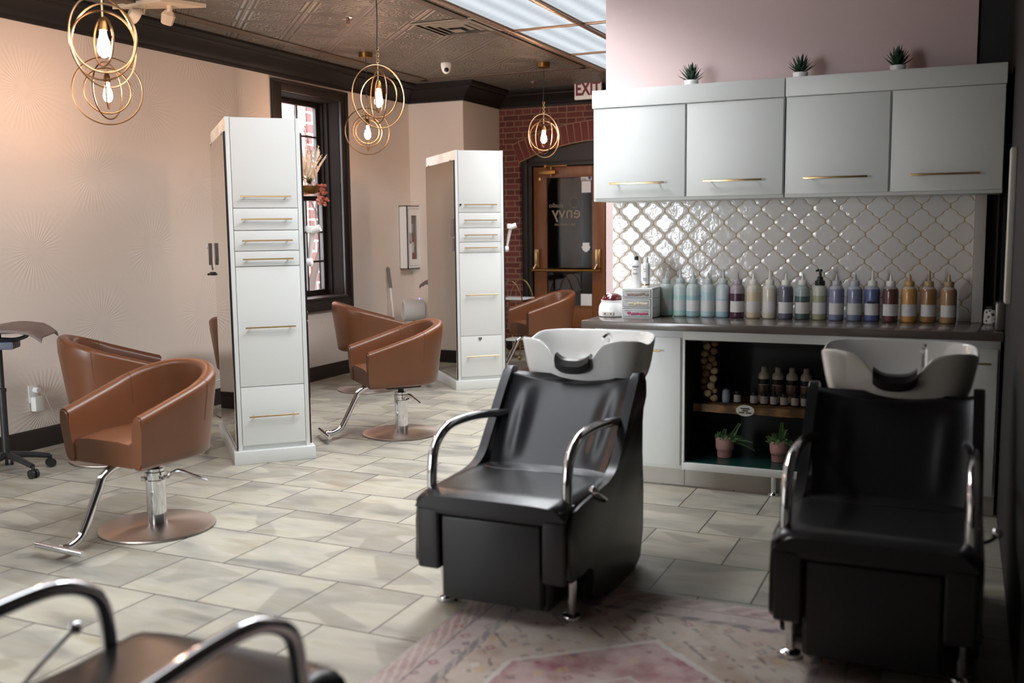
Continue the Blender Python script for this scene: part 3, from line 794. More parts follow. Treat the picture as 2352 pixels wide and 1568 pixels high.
s3 = copy_tree(st); s3.location = (-4.05, 2.34, 0); s3.rotation_euler = (0, 0, radians(45.4))
s3['label'] = 'white styling station at the left edge of the photo, only its plinth corner showing'

def place(o, p, rz=0): o.location = p; o.rotation_euler = (0, 0, rz); return o
def loc2w(st, x, y, z):
    a = st.rotation_euler[2]; return V(st.location[0] + x * cos(a) - y * sin(a), st.location[1] + x * sin(a) + y * cos(a), z)

# tool holders clipped to the station edges
def make_holder():
    t = thing('tool_holder', '', 'tool holder', group='articulated hair tool holders')
    mb = MB(); mb.cyl((-0.0, 0, 0), (0.03, 0, 0), 0.028, seg=20); mb.cyl((0.03, 0, 0), (0.034, 0, 0), 0.018, seg=16); mb.build('pivot', M_['whiteplastic'], t)
    mb = MB(); mb.tube([(0.015, 0.0, 0.01), (0.03, -0.02, 0.09), (0.05, -0.04, 0.19)], lambda s: 0.010 + 0.008 * s, 10, smooth=4); mb.build('arm', M_['whiteplastic'], t)
    mb = MB()
    Mx = Tm(0.075, -0.055, 0.21) @ Matrix.Rotation(radians(70), 4, 'Y') @ Matrix.Scale(0.66, 4)
    mb.lathe([(0.018, -0.06), (0.032, -0.05), (0.036, 0.0), (0.036, 0.05), (0.030, 0.05), (0.028, -0.03)], seg=20, M=Mx, cap1=False)
    mb.box((0.02, -0.08, 0.19), (0.06, -0.03, 0.235), 0.008)
    mb.build('clamp', M_['whiteplastic'], t)
    return t
h1 = make_holder(); place(h1, loc2w(st, 0.490, 0.05, 1.29), radians(20)); h1['label'] = 'white jointed tool holder on the window side of the nearer station'
h2 = copy_tree(h1); place(h2, loc2w(s2, 0.490, 0.05, 1.30), radians(25)); h2['label'] = 'white jointed tool holder on the brick side of the farther station'
t = thing('tool_holder', 'grey folding hair tool rack at the wall edge of the nearer station mirror', 'tool holder', loc2w(st, -0.035, 1.14, 1.27), radians(135))
mb = MB(); mb.prism([(-.045, .14), (.045, .14), (.04, .03), (0, -.02), (-.04, .03)], -0.012, 0.012, 'y'); mb.build('bracket', M_['steel'], t)
mb = MB(); mb.cyl((0.06, -0.02, 0.12), (0.06, 0.02, 0.12), 0.022, seg=18); mb.build('pivot', M_['whiteplastic'], t)
mb = MB(); mb.cyl((0.06, 0, 0.11), (0.10, -0.02, -0.06), 0.008, seg=10); mb.build('arm', M_['steel'], t)
mb = MB(); mb.torus((0.17, -0.02, -0.09), 0.03, 0.008, Matrix.Rotation(radians(80), 4, 'X')); mb.box((0.07, -0.04, -0.1), (0.15, 0.0, -0.075), 0.006); mb.build('clamp', M_['black'], t)

# small cards stuck on the farther mirror, heart hook, lock
a = s2.rotation_euler[2]
def photo_card(x, y, z, w, h, lab):
    mb = MB(); mb.box((-0.003, 0, 0), (0, w, h)); o = mb.build('photo_card', mat('dark_photo_print', srgb(96, 84, 80), .5, bump=(30, .2), vary=.5), smooth=False)
    place(o, loc2w(s2, x, y, z), a); tag(o, lab, 'photo'); 
photo_card(-0.0140, 0.012, 1.42, 0.10, 0.17, 'larger dark photo card stuck on the mirror of the farther station')
photo_card(-0.0140, 0.012, 1.29, 0.07, 0.115, 'smaller dark photo card below the larger one on the farther mirror')
mb = MB(); pts = []
for i in range(24):
    q = 2 * pi * i / 24; pts.append((0.0011 * 16 * sin(q) ** 3, 0.0011 * (13 * cos(q) - 5 * cos(2 * q) - 2 * cos(3 * q) - cos(4 * q))))
mb.prism(pts, -0.006, 0, 'y'); o = mb.build('heart_hook', M_['steel']); place(o, loc2w(s2, 0.215, -0.004, 0.472), a); tag(o, 'tiny silver heart hook low on the farther white station', 'hook')
mb = MB(); mb.cyl((0, 0, 0), (0, -0.012, 0), 0.009, seg=16); o = mb.build('cabinet_lock', M_['black']); place(o, loc2w(s2, 0.045, -0.004, 1.712), a); tag(o, 'small round black lock on the upper door of the farther station', 'lock')

# ------------------------------------------------------------------ styling chairs
def make_chair():
    t = thing('styling_chair', '', 'chair', group='tan leather hydraulic styling chairs')
    # local frame: the chair faces +x
    zb, za, zt = 0.385, 0.645, 0.838
    th = 0.07; R = 0.305; F = 0.325
    path = []
    N1, N2 = 14, 30
    for i in range(N1): path.append((F - F * i / N1, -R, 0, -1))
    for i in range(N2 + 1):
        q = -pi / 2 - pi * i / N2
        # slightly squared-off back
        k = 1.0 + 0.03 * sin(2 * (q)) ** 2
        path.append((R * cos(q) * 1.03 * k, R * sin(q) * k, cos(q), sin(q)))
    for i in range(1, N1 + 1): path.append((F * i / N1, R, 0, 1))
    def sc(z): return 0.845 + 0.155 * min(1, max(0, (z - zb) / 0.36))
    rings = []
    for (px, py, nx, ny) in path:
        s = (F - px) / (F + R * 1.03)
        h = za + (zt - za) * (s ** 1.05 if s > 0 else 0)
        h = min(h, zt)
        # rounded nose of the arm
        ring = []
        prof = [(th / 2 - .012, zb), (th / 2, zb + .012)] + [(th / 2, zb + (h - .03 - zb) * k / 6) for k in range(1, 7)]
        for k in range(1, 8):
            q = pi * k / 8
            prof.append((th / 2 * cos(q), h - .03 + .03 * sin(q)))
        prof += [(-th / 2, zb + (h - .03 - zb) * k / 6) for k in range(6, 0, -1)] + [(-th / 2, zb + .012), (-th / 2 + .012, zb)]
        for o_, z in prof:
            S = sc(z)
            cx = px + nx * (o_ - th / 2); cy = py + ny * (o_ - th / 2)
            ring.append(V(cx * (S if px < 0 else 1.0 - (1 - S) * 0.35) , cy * S, z))
        rings.append(ring)
    mb = MB(); R_ = mb.loft(rings, closed=True, cap0=True, cap1=True)
    # soften the two end caps
    es = [e for e in mb.bm.edges if len(e.link_faces) == 2 and any(len(f.verts) > 8 for f in e.link_faces)]
    bmesh.ops.bevel(mb.bm, geom=es, offset=0.008, segments=2, affect='EDGES')
    mb.build('backrest_shell', M_['tan'], t, ang=50)
    for sgn in (-1, 1):
        mb = MB()
        ii = N1 + 3 if sgn < 0 else len(path) - N1 - 4
        ring = rings[ii]
        pts = [Vector(p) for p in ring[4:18]]
        ctr = Vector((path[ii][0], path[ii][1], 0))
        mb.tube([p + (Vector((p.x, p.y, 0)) - ctr * 0).normalized() * 0.0 for p in pts], 0.0022, 5)
        mb.build('seam', M_['tan'], t)
    # seat cushion following the shell
    def inner(z, inset): 
        S = sc(z); out = []
        for (px, py, nx, ny) in path:
            cx = px - nx * (th + inset); cy = py - ny * (th + inset)
            out.append((min(cx, F - 0.008) * (S if px < 0 else 1.0 - (1 - S) * 0.35), cy * S))
        return out
    mb = MB(); rr = []
    for z, ins in ((zb + .004, .01), (zb + .02, -.002), (0.47, -.002), (0.495, .004), (0.512, .018), (0.522, .05), (0.528, .12)):
        rr.append([V(x, y, z - 0.016 * max(0, (x - .1) / .2) ** 2 * (1 if z > .48 else 0)) for x, y in inner(z, ins)])
    mb.loft(rr, closed=True, cap0=True, cap1=True)
    mb.build('seat', M_['tan'], t, ang=60)
    mb = MB(); mb.box((-0.12, -0.12, 0.35), (0.14, 0.12, 0.386), 0.01); mb.build('seat_plate', M_['black'], t)
    mb = MB()
    mb.lathe([(0.022, 0.30), (0.022, 0.36)], seg=20)
    mb.build('piston', M_['black'], t)
    mb = MB()
    mb.lathe([(0.048, 0.012), (0.048, 0.235), (0.050, 0.237), (0.050, 0.25), (0.040, 0.252), (0.040, 0.275), (0.052, 0.277), (0.052, 0.292), (0.047, 0.296), (0.047, 0.31), (0.03, 0.312)], seg=36)
    mb.box((-0.03, -0.075, 0.238), (0.03, -0.04, 0.262), 0.006); mb.box((-0.075, -0.02, 0.238), (-0.04, 0.02, 0.262), 0.006)
    mb.build('column', M_['chrome'], t)
    mb = MB(); mb.lathe([(0.283, 0.001), (0.287, 0.006), (0.285, 0.012), (0.275, 0.015), (0.05, 0.026), (0.0495, 0.026)], seg=80); mb.build('base_plate', M_['brushed'], t, ang=40)
    mb = MB(); mb.tube([(0.0, 0.05, 0.262), (0.0, 0.085, 0.272), (-0.005, 0.14, 0.305), (-0.02, 0.18, 0.305), (-0.05, 0.31, 0.268)], lambda s: 0.0095 if s < .8 else 0.0065, 10, smooth=5); mb.build('pump_lever', M_['chrome'], t)
    # footrest
    mb = MB(); mb.tube([(0.12, 0.0, 0.375), (0.24, 0, 0.37), (0.315, 0, 0.335), (0.345, 0, 0.28), (0.43, 0, 0.12), (0.465, 0, 0.075), (0.52, 0, 0.052), (0.565, 0, 0.052)], 0.0205, 14, smooth=6)
    fr = mb.build('footrest', M_['chrome'], t)
    mb = MB(); mb.cyl((0.575, -0.16, 0.052), (0.575, 0.16, 0.052), 0.0145, seg=18); mb.build('foot_bar', M_['chrome'], fr)
    return t
CH = [((-3.70, 3.76), -94, 'tan leather styling chair nearest the camera, in front of the white station'),
      ((-3.73, 6.25), -132, 'tan leather styling chair at the centre, right of the nearer white station'),
      ((-5.07, 7.90), 42, 'tan leather styling chair seen from behind below the window'),
      ((-5.11, 4.85), 44, 'dark-shaded tan leather chair seen from behind, beside the rolling stand at the left'),
      ((-5.29, 6.49), 100, 'tan leather chair almost hidden behind the nearer white station'),
      ((-3.99, 9.68), -133, 'tan leather styling chair in front of the oak door')]
c0 = make_chair()
for i, ((x, y), r, lb) in enumerate(CH):
    o = c0 if i == 0 else copy_tree(c0)
    place(o, (x, y, 0), radians(r)); o['label'] = lb

# ------------------------------------------------------------------ shampoo chairs
def make_shampoo():
    t = thing('shampoo_chair', '', 'shampoo chair', group='black shampoo chairs with white basins')
    L = M_['blackleather']
    # x centred, y=0 at seat front going back, z up ; faces -y
    mb = MB()
    mb.box((-0.31, 0.0, 0.185), (-0.215, 0.5, 0.47), 0.016, seg=3); mb.box((0.215, 0.0, 0.185), (0.31, 0.5, 0.47), 0.016, seg=3)
    mb.box((-0.31, 0.0, 0.405), (0.31, 0.5, 0.47), 0.016, seg=3)
    mb.build('seat_frame', L, t)
    # seat cushion, sagging slightly
    nx, ny = 24, 18; rings = []
    def seatz(u, v): return 0.492 + 0.012 * (1 - u ** 4) - 0.035 * v * (1 - u ** 6) - 0.022 * max(0, (0.12 - v) / 0.12) ** 2
    top = []; 
    mb = MB()
    for j in range(ny + 1):
        v = j / ny; row = []
        for i in range(nx + 1):
            u = -1 + 2 * i / nx
            z = seatz(u, v) - 0.02 * max(0, (abs(u) - .9) / .1) ** 2
            row.append(V(u * 0.312, 0.62 * v - 0.004, z))
        row += [V(0.312, 0.62 * v - 0.004, 0.43), V(-0.312, 0.62 * v - 0.004, 0.43)]
        rings.append(row)
    mb.loft(rings, closed=True, cap0=True, cap1=True)
    es = [e for e in mb.bm.edges if e.calc_length() > 0 and all(abs(v.co.y + 0.004) < 1e-5 and v.co.z > 0.44 for v in e.verts)]
    bmesh.ops.bevel(mb.bm, geom=es, offset=0.012, segments=3, affect='EDGES')
    mb.build('seat', L, t, ang=60)
    mb = MB(); mb.box((-0.207, 0.012, 0.075), (0.207, 0.06, 0.402), 0.012, seg=3); mb.build('leg_rest', L, t)
    mb = MB(); mb.box((-0.22, 0.06, 0.055), (0.22, 0.87, 0.40), 0.012); mb.box((-0.30, 0.5, 0.03), (0.30, 0.87, 0.48), 0.012)
    mb.build('base', L, t)
    poly = [(0.25, 0.19), (0.03, 0.195), (0.022, 0.30), (0.03, 0.43), (0.10, 0.462), (0.32, 0.472), (0.46, 0.48), (0.56, 0.515), (0.64, 0.60), (0.76, 0.74), (0.845, 0.835), (0.90, 0.865), (0.96, 0.83), (0.975, 0.74), (0.91, 0.64), (0.89, 0.03), (0.32, 0.035), (0.27, 0.10)]
    pp = [(p.x, p.y) for p in spline([V(a, b, 0) for a, b in poly], 4, True)]
    for s in (-1, 1):
        mb = MB(); a, b = sorted((s * 0.285, s * 0.325)); mb.prism(pp, a, b, 'x', bev=0.007); mb.build('side_panel', L, t, ang=40)
    # backrest
    nu, nv = 36, 28; F = []; B = []
    for j in range(nv + 1):
        v = j / nv; rf = []; rb = []
        for i in range(nu + 1):
            u = -1 + 2 * i / nu
            hw = 0.262 + 0.045 * v
            y = 0.565 + 0.345 * v ** 0.95; z = 0.448 + 0.395 * v
            z -= 0.045 * (1 - u * u) * v ** 3
            y += -0.055 * abs(u) ** 5 * (0.4 + 0.6 * v) + 0.02 * (1 - u * u) * (1 - v)
            y -= 0.017 * exp(-((abs(u) - 0.66) / 0.11) ** 2) * max(0, sin(pi * min(1, max(0, (v - 0.12) / 0.8)))) ** 0.6
            rf.append(V(u * hw, y, z)); rb.append(V(u * hw, y + 0.055 + 0.03 * (1 - v), z - 0.004))
        F.append(rf); B.append(rb)
    rings = []
    for j in range(nv + 1):
        rings.append(F[j] + B[j][::-1])
    mb = MB(); mb.loft(rings, closed=True, cap0=True, cap1=True); mb.build('backrest', L, t, ang=60)
    # arms
    for s in (-1, 1):
        mb = MB(); mb.tube([(s * .285, .085, .46), (s * .285, .09, .56), (s * .285, .11, .635), (s * .285, .165, .682), (s * .285, .25, .708), (s * .285, .38, .71), (s * .285, .52, .70), (s * .28, .64, .685), (s * .27, .75, .67)], 0.0195, 14, smooth=6)
        mb.cyl((s * .285, .085, .455), (s * .285, .085, .475), 0.027, seg=20); mb.build('armrest', M_['chrome'], t)
    # legs
    for sx in (-0.272, 0.272):
        for y in (0.165, 0.80):
            mb = MB(); mb.lathe([(0.038, 0.0), (0.04, 0.006), (0.036, 0.02), (0.016, 0.028), (0.026, 0.20)], (sx, y, 0), seg=20); mb.build('leg', M_['chrome'], t)
    # recline lever
    mb = MB(); mb.ball((0.36, 0.17, 0.515), 0.018, 3); mb.tube([(0.36, 0.17, 0.515), (0.358, 0.26, 0.475), (0.345, 0.36, 0.43), (0.325, 0.40, 0.41)], 0.006, 8, smooth=4)
    mb.build('recline_lever', M_['chrome'], t)
    # basin
    N = 120; yc = 1.115; A, Bq = 0.304, 0.215; ZR = 0.985
    def plan(th, k):
        c, s = cos(th), sin(th); e = 2 / 3.2
        x = A * (abs(c) ** e) * (1 if c > 0 else -1); y = Bq * (abs(s) ** e) * (1 if s > 0 else -1)
        return x * k, y * k
    def rimz(th):
        x, y = plan(th, 1.0)
        f = max(0, -y / Bq)
        z = ZR + 0.012 * (abs(x) / A) ** 2
        z -= 0.035 * exp(-((y + 0.02) / 0.10) ** 2) * (1 if abs(x) > A * 0.8 else 0.0)
        nt = 1 / (1 + (abs(x) / 0.108) ** 6)
        z -= 0.105 * nt * (f ** 2)
        z += 0.012 * max(0, y / Bq) * (1 - (x / A) ** 2)
        return z
    spec_out = [(0.30, -0.245), (0.62, -0.24), (0.82, -0.215), (0.90, -0.17), (0.945, -0.11), (0.98, -0.04), (1.0, -0.008)]
    spec_in = [(0.992, 0.002), (0.975, 0.003), (0.95, -0.008), (0.90, -0.05), (0.84, -0.10), (0.74, -0.155), (0.5, -0.19), (0.1, -0.205)]
    rings = []
    for k, dz in spec_out + spec_in:
        ring = []
        for i in range(N):
            th = 2 * pi * i / N; x, y = plan(th, k); zr = rimz(th)
            w = min(1, max(0, (dz + 0.245) / 0.245))
            z = (ZR + dz) * (1 - w ** 1.5) + (zr + dz) * w ** 1.5 if dz < 0 else zr + dz
            ring.append(V(x, yc + y + 0.03 * min(0, dz) * -4 * 0.15, z))
        rings.append(ring)
    mb = MB(); mb.loft(rings, closed=True, cap0=True, cap1=True); mb.build('basin', M_['ceramic'], t, ang=70, sub=1)
    mb = MB(); rr = []
    for i in range(15):
        u = -1 + 2 * i / 14; x = u * 0.082; zt = ZR - 0.092 + 0.028 * abs(u) ** 3
        rr.append([V(x, yc - Bq - 0.012, zt - 0.055), V(x, yc - Bq - 0.022, zt - 0.02), V(x, yc - Bq - 0.012, zt + 0.006), V(x, yc - Bq + 0.02, zt + 0.012), V(x, yc - Bq + 0.04, zt), V(x, yc - Bq + 0.04, zt - 0.02), V(x, yc - Bq + 0.005, zt - 0.012), V(x, yc - Bq + 0.004, zt - 0.055)])
    mb.loft(rr, closed=True, cap0=True, cap1=True); mb.build('neck_rest', M_['rubber'], t)
    mb = MB(); mb.cyl((0.10, yc + 0.02, 0.86), (0.10, yc + 0.02, 0.985), 0.012); mb.tube([(0.10, yc + .02, .985), (0.10, yc - .01, 1.0), (0.09, yc - .06, 0.985)], 0.009, 10, smooth=4); mb.build('faucet', M_['chrome'], t)
    mb = MB(); mb.box((-0.12, 0.88, 0.0), (0.12, 1.16, 0.77), 0.02); mb.build('pedestal', M_['black'], t)
    return t
sh = make_shampoo()
place(sh, (-1.592, 3.28, 0)); sh['label'] = 'black shampoo chair with white basin at the centre, its back catching the light'
b = copy_tree(sh); place(b, (-0.228, 3.27, 0)); b['label'] = 'black shampoo chair in shadow at the right, before the open shelf'
b = make_shampoo(); place(b, (-1.585, 1.86, 0), pi)
for c in b.children:                                   # this one is tipped much further back
    if c.name.startswith('armrest'): c.location = (0.012, 0.04, -0.022)
    if c.name.startswith('recline_lever'): c.location = (0.0, 0.0, 0.025)
    for v in c.data.vertices:
        if v.co.y > 0.58:
            if c.name.split('.')[0] in ('basin', 'neck_rest', 'faucet', 'pedestal'): v.co.y += 0.42; v.co.z = v.co.z * (0.86 if v.co.z > .3 else 1)
            else:
                k = v.co.y - 0.58; v.co.y += k * 1.25; v.co.z -= k * 0.30 * max(0, min(1, (v.co.z - .3) / .3))
b['label'] = 'black shampoo chair cut off by the lower left corner, seen from behind its armrests'

# ------------------------------------------------------------------ rug
mb = MB(); mb.box((0, 0, 0), (1.565, 2.43, 0.008), 0.002); o = mb.build('rug', M_['rug']); o.location = (-1.765, 1.40, -0.0055)
tag(o, 'faded pink and beige patterned rug under the shampoo chairs', 'rug')

# ------------------------------------------------------------------ back bar
W_ = M_['white']
def upper(x0, x1, xm, lab):
    t = thing('wall_cabinet', lab, 'cabinet', ((x0 + x1) / 2, 5.9, 1.648), group='white wall cabinets')
    ox = (x0 + x1) / 2; L0, L1 = x0 - ox, x1 - ox
    mb = MB(); mb.box((L0, -0.185, 0), (L1, 0.195, 0.60), 0.002); mb.build('cabinet_body', W_, t)
    mb = MB(); mb.box((L0, -0.215, 0.545), (L1, 0.195, 0.648), 0.004); mb.build('fascia', W_, t)
    for a, b in ((x0, xm), (xm, x1)):
        mb = MB(); mb.box((a - ox + 0.008, -0.207, 0.018), (b - ox - 0.004, -0.187, 0.541), 0.002); d = mb.build('door', W_, t)
        c = (a + b) / 2 - ox; h = MB(); h.box((c - 0.165, -0.247, 0.096), (c + 0.165, -0.235, 0.107), 0.001)
        for s in (-.125, .125): h.cyl((c + s, -0.236, 0.101), (c + s, -0.205, 0.101), 0.005, seg=8)
        h.build('handle', M_['brass'], d)
    return t
upper(-2.036, -0.922, -1.472, 'pair of white wall cabinets above the left half of the counter, brightly lit')
upper(-0.915, 0.172, -0.373, 'pair of white wall cabinets above the right half of the counter, in shade')
# counter
mb = MB(); mb.box((-2.03, 5.475, 0.909), (0.2, YW, 0.953), 0.004); tag(mb.build('countertop', M_['counter']), 'long dark grey countertop carrying the row of bottles', 'countertop')
def lower(x0, x1, xh, lab, hside):
    t = thing('base_cabinet', lab, 'cabinet', ((x0 + x1) / 2, 5.8, 0), group='white base cabinets')
    ox = (x0 + x1) / 2
    mb = MB(); mb.box((x0 - ox, -0.28, 0.105), (x1 - ox, 0.29, 0.908), 0.002); mb.build('cabinet_body', W_, t)
    mb = MB(); mb.box((x0 - ox, -0.235, 0), (x1 - ox, 0.29, 0.105)); mb.build('toe_kick', M_['toe'], t, smooth=False)
    mb = MB(); mb.box((x0 - ox + .012, -0.30, 0.128), (x1 - ox - .012, -0.281, 0.868), 0.002); d = mb.build('door', W_, t)
    h = MB(); h.cyl((xh - ox, -0.335, 0.794), (xh - ox + 0.25, -0.335, 0.794), 0.0055, seg=8)
    for s in (.03, .22): h.cyl((xh - ox + s, -0.335, 0.794), (xh - ox + s, -0.3, 0.794), 0.004, seg=8)
    h.build('handle', M_['brass'], d)
M_['toe'] = mat('beige_toe_kick', srgb(196, 190, 182), 0.6)
lower(-1.96, -1.43, -1.80, 'white base cabinet at the left end of the counter, partly behind the basin', 1)
lower(-0.20, 0.19, -0.10, 'white base cabinet at the dark right end of the counter', 1)
# open display unit
t = thing('open_shelf_unit', 'open white cabinet with black interior between the base cabinets, holding plants and bottles', 'shelf unit', (-0.815, 5.8, 0))
hx = 0.612
mb = MB()
mb.box((-hx, -0.30, 0.108), (hx, 0.26, 0.150), 0.003); mb.box((-hx, -0.30, 0.858), (hx, 0.26, 0.908), 0.003)
mb.box((-hx, -0.30, 0.150), (-hx + .012, 0.26, 0.858), 0.001); mb.box((hx - .012, -0.30, 0.150), (hx, 0.26, 0.858), 0.001)
mb.build('frame', W_, t)
mb = MB(); mb.box((-hx + .012, 0.235, 0.15), (hx - .012, 0.26, 0.858)); mb.box((-hx + .012, -0.285, .15), (-hx + .016, .235, .858)); mb.box((hx - .016, -0.285, .15), (hx - .012, .235, .858))
mb.box((-hx + .016, -0.285, .852), (hx - .016, .235, .857)); mb.build('lining', M_['black'], t, smooth=False)
mb = MB(); mb.box((-hx + .016, -0.285, 0.150), (hx - .016, 0.235, 0.155)); mb.build('bottom_panel', M_['greenpot'], t, smooth=False)
mb = MB(); mb.box((-hx, -0.235, 0), (hx, 0.26, 0.10)); mb.build('toe_kick', M_['toe'], t, smooth=False)
for sx in (-0.10, ):
    mb = MB(); mb.lathe([(0.036, 0), (0.037, 0.006), (0.03, 0.016), (0.017, 0.02), (0.017, 0.108)], (sx, -0.265, 0), seg=24); mb.build('leg', M_['chrome'], t)
mb = MB(); pts = []
for i in range(21): pts.append((-0.585 + 1.17 * i / 20, -0.155 + 0.012 * sin(i * 1.3) + 0.006 * sin(i * 3.1)))
mb.prism([(x, y) for x, y in pts] + [(0.585, 0.233), (-0.585, 0.233)], 0.425, 0.470, 'z', bev=0.004)
mb.build('wooden_shelf', M_['shelfwood'], t)
o = MB(); o.lathe([(0.001, 0), (0.052, 0), (0.052, 0.004), (0.001, 0.004)], seg=40, M=Matrix.Rotation(radians(90), 4, 'X') @ Matrix.Scale(0.62, 4, V(0, 1, 0)))
o = o.build('oval_label', mat('oval_label_print', srgb(222, 222, 220), .5)); place(o, (-1.095, 5.622, 0.452)); tag(o, 'white oval label with black print on the wooden shelf edge', 'label')
for k, (dx, dz, w) in enumerate(((0, .012, .05), (0, .0, .03), (-.02, -.012, .03), (.02, -.012, .03))):
    b = MB(); b.box((dx - w / 2, -0.0065, dz - .003), (dx + w / 2, -0.0045, dz + .003)); b.build('print_line', M_['textblack'], o, smooth=False)

# backsplash
mb = MB(); mb.box((-2.04, YW - 0.012, 0.953), (0.052, YW - 0.001, 1.66)); o = mb.build('tile_backsplash', M_['arabesque'], smooth=False); struct(o, 'pearly arabesque tile backsplash with gold grout behind the bottles', 'backsplash')
mb = MB(); mb.box((0.053, 6.0, 0.953), (0.108, YW, 1.648), 0.002); struct(mb.build('trim_6', M_['toe']))
mb = MB(); mb.box((0.14, 6.09, 0.953), (0.172, YW + .015, 1.648)); struct(mb.build('trim_7', M_['brownwall'], smooth=False))

# ------------------------------------------------------------------ bottles on the counter
def m_label():
    t = NT('bottle_label_print')
    tc = t.n('ShaderNodeTexCoord'); sp = t.n('ShaderNodeSeparateXYZ', {0: tc.outputs['Object']})
    l = t.math('SINE', t.math('MULTIPLY', sp.outputs['Z'], 2 * pi / 0.0085))
    ang = t.math('ARCTAN2', sp.outputs['X'], sp.outputs['Y'])
    br = t.noise(t.n('ShaderNodeCombineXYZ', {0: t.math('MULTIPLY', ang, 30.0), 1: t.math('MULTIPLY', t.math('FLOOR', t.math('DIVIDE', sp.outputs['Z'], 0.0085)), 3.0)}).outputs[0], 2.0, 2)
    ink = t.math('MULTIPLY', t.math('GREATER_THAN', l, 0.3), t.math('GREATER_THAN', br, 0.45))
    return t.bsdf(t.mix(t.math('MULTIPLY', ink, 0.4), srgb(214, 212, 210), srgb(110, 110, 114)), 0.5)
M_['label'] = m_label()
def bottle_proto():
    t = thing('squeeze_bottle', '', 'bottle', group='squeeze bottles on the counter')
    return t
def prof_body(z0, z1):
    full = [(0.036, 0.0), (0.0405, 0.004), (0.042, 0.012), (0.042, 0.165), (0.0415, 0.172), (0.038, 0.184), (0.030, 0.193), (0.024, 0.197), (0.022, 0.200)]
    out = []
    def r_at(z):
        for (r0, a), (r1, b) in zip(full[:-1], full[1:]):
            if a <= z <= b: return r0 + (r1 - r0) * (z - a) / (b - a)
        return full[-1][0]
    out.append((r_at(z0), z0)); out += [p for p in full if z0 < p[1] < z1]; out.append((r_at(z1), z1))
    return out
def make_bottle(x, y, col, level, lab, tip=0.018, capc=None, cap='nozzle', dark_mark=False, group='squeeze bottles on the counter'):
    t = thing('squeeze_bottle' if cap == 'nozzle' else 'pump_bottle', lab, 'bottle', (x, y, 0.953), group=group)
    liq = tuple(c for c in srgb(*col))
    pale = srgb(*[int(c * 0.35 + 205 * 0.65) for c in col])
    m1 = mat('liquid_filled_plastic', liq, 0.3, **{'Coat Weight': 0.3}); m2 = mat('frosted_bottle_plastic', pale, 0.35)
    mb = MB(); p = prof_body(0, level) + prof_body(level, 0.2)[1:]
    mb.lathe(p, seg=28)
    for f in mb.bm.faces:
        if f.calc_center_median().z > level: f.material_index = 1
    mb.build('bottle_body', [m1, m2], t)
    mb = MB(); a0, a1 = radians(180 + 28), radians(360 - 28 + 24); n = 16
    R = 0.0426; rings = [[V(R * cos(a0 + (a1 - a0) * i / n), R * sin(a0 + (a1 - a0) * i / n), z) for i in range(n + 1)] for z in (0.035, 0.1)]
    rin = [[V((R - .0008) * cos(a0 + (a1 - a0) * i / n), (R - .0008) * sin(a0 + (a1 - a0) * i / n), z) for i in range(n + 1)] for z in (0.035, 0.1)]
    mb.loft([rings[0], rings[1], rin[1], rin[0], rings[0]], closed=False)
    mb.build('bottle_label', M_['label'], t)
    capm = mat('bottle_cap_plastic', srgb(*(capc or [int(c * 0.25 + 200 * 0.75) for c in col])), 0.35)
    mb = MB()
    if cap == 'nozzle':
        mb.lathe([(0.0245, 0.198), (0.0255, 0.2), (0.0255, 0.221), (0.022, 0.226), (0.012, 0.229), (0.008, 0.236), (0.0045, 0.258 + tip), (0.0022, 0.262 + tip)], seg=20)
    else:
        mb.lathe([(0.027, 0.198), (0.028, 0.2), (0.028, 0.222), (0.019, 0.228), (0.015, 0.245), (0.008, 0.248), (0.007, 0.275), (0.012, 0.277), (0.012, 0.288), (0.004, 0.29)], seg=20)
        mb.tube([(0, 0, 0.283), (-0.012, -0.012, 0.285), (-0.02, -0.022, 0.279)], 0.0055, 8)
    mb.build('cap' if cap == 'nozzle' else 'pump', capm, t)
    if dark_mark:
        mb = MB(); mb.box((-0.022, -0.0445, 0.102), (0.022, -0.040, 0.114), 0.001); mb.build('tape_mark', M_['textblack'], t)
BT = [(1534, (176, 205, 195), .13, 'pale mint squeeze bottle, first of the row beside the small drawers'),
      (1568, (170, 204, 196), .13, 'mint green squeeze bottle, second of the row from the drawers'),
      (1602, (150, 182, 184), .13, 'grey-teal squeeze bottle, third of the row from the drawers'),
      (1637, (172, 198, 202), .15, 'pale blue-grey squeeze bottle, fourth of the row from the drawers'),
      (1673, (158, 186, 196), .11, 'light blue squeeze bottle standing just left of the plum one'),
      (1709, (74, 44, 62), .145, 'squeeze bottle half full of dark plum liquid'),
      (1746, (205, 190, 158), .155, 'cream beige squeeze bottle just right of the plum one'),
      (1784, (202, 196, 180), .18, 'ivory white squeeze bottle left of the slate grey one'),
      (1823, (98, 98, 108), .19, 'slate grey squeeze bottle with a white cap'),
      (1861, (76, 96, 94), .135, 'squeeze bottle with dark green-grey liquid, left of the black pump bottle'),
      (1900, (158, 158, 126), .14, 'yellowish green bottle with a black pump top'),
      (1939, (128, 130, 158), .18, 'lavender squeeze bottle just right of the pump bottle'),
      (1979, (122, 128, 152), .18, 'blue-grey squeeze bottle between the lavender and deep blue ones'),
      (2018, (88, 98, 142), .18, 'deep blue squeeze bottle with a black mark above its label'),
      (2059, (92, 56, 52), .185, 'dark maroon squeeze bottle left of the amber one'),
      (2099, (196, 146, 82), .185, 'bright amber squeeze bottle right of the maroon one'),
      (2141, (150, 112, 72), .185, 'brown caramel squeeze bottle, second from the dark end'),
      (2184, (160, 124, 88), .185, 'tan squeeze bottle at the dark right end of the row')]
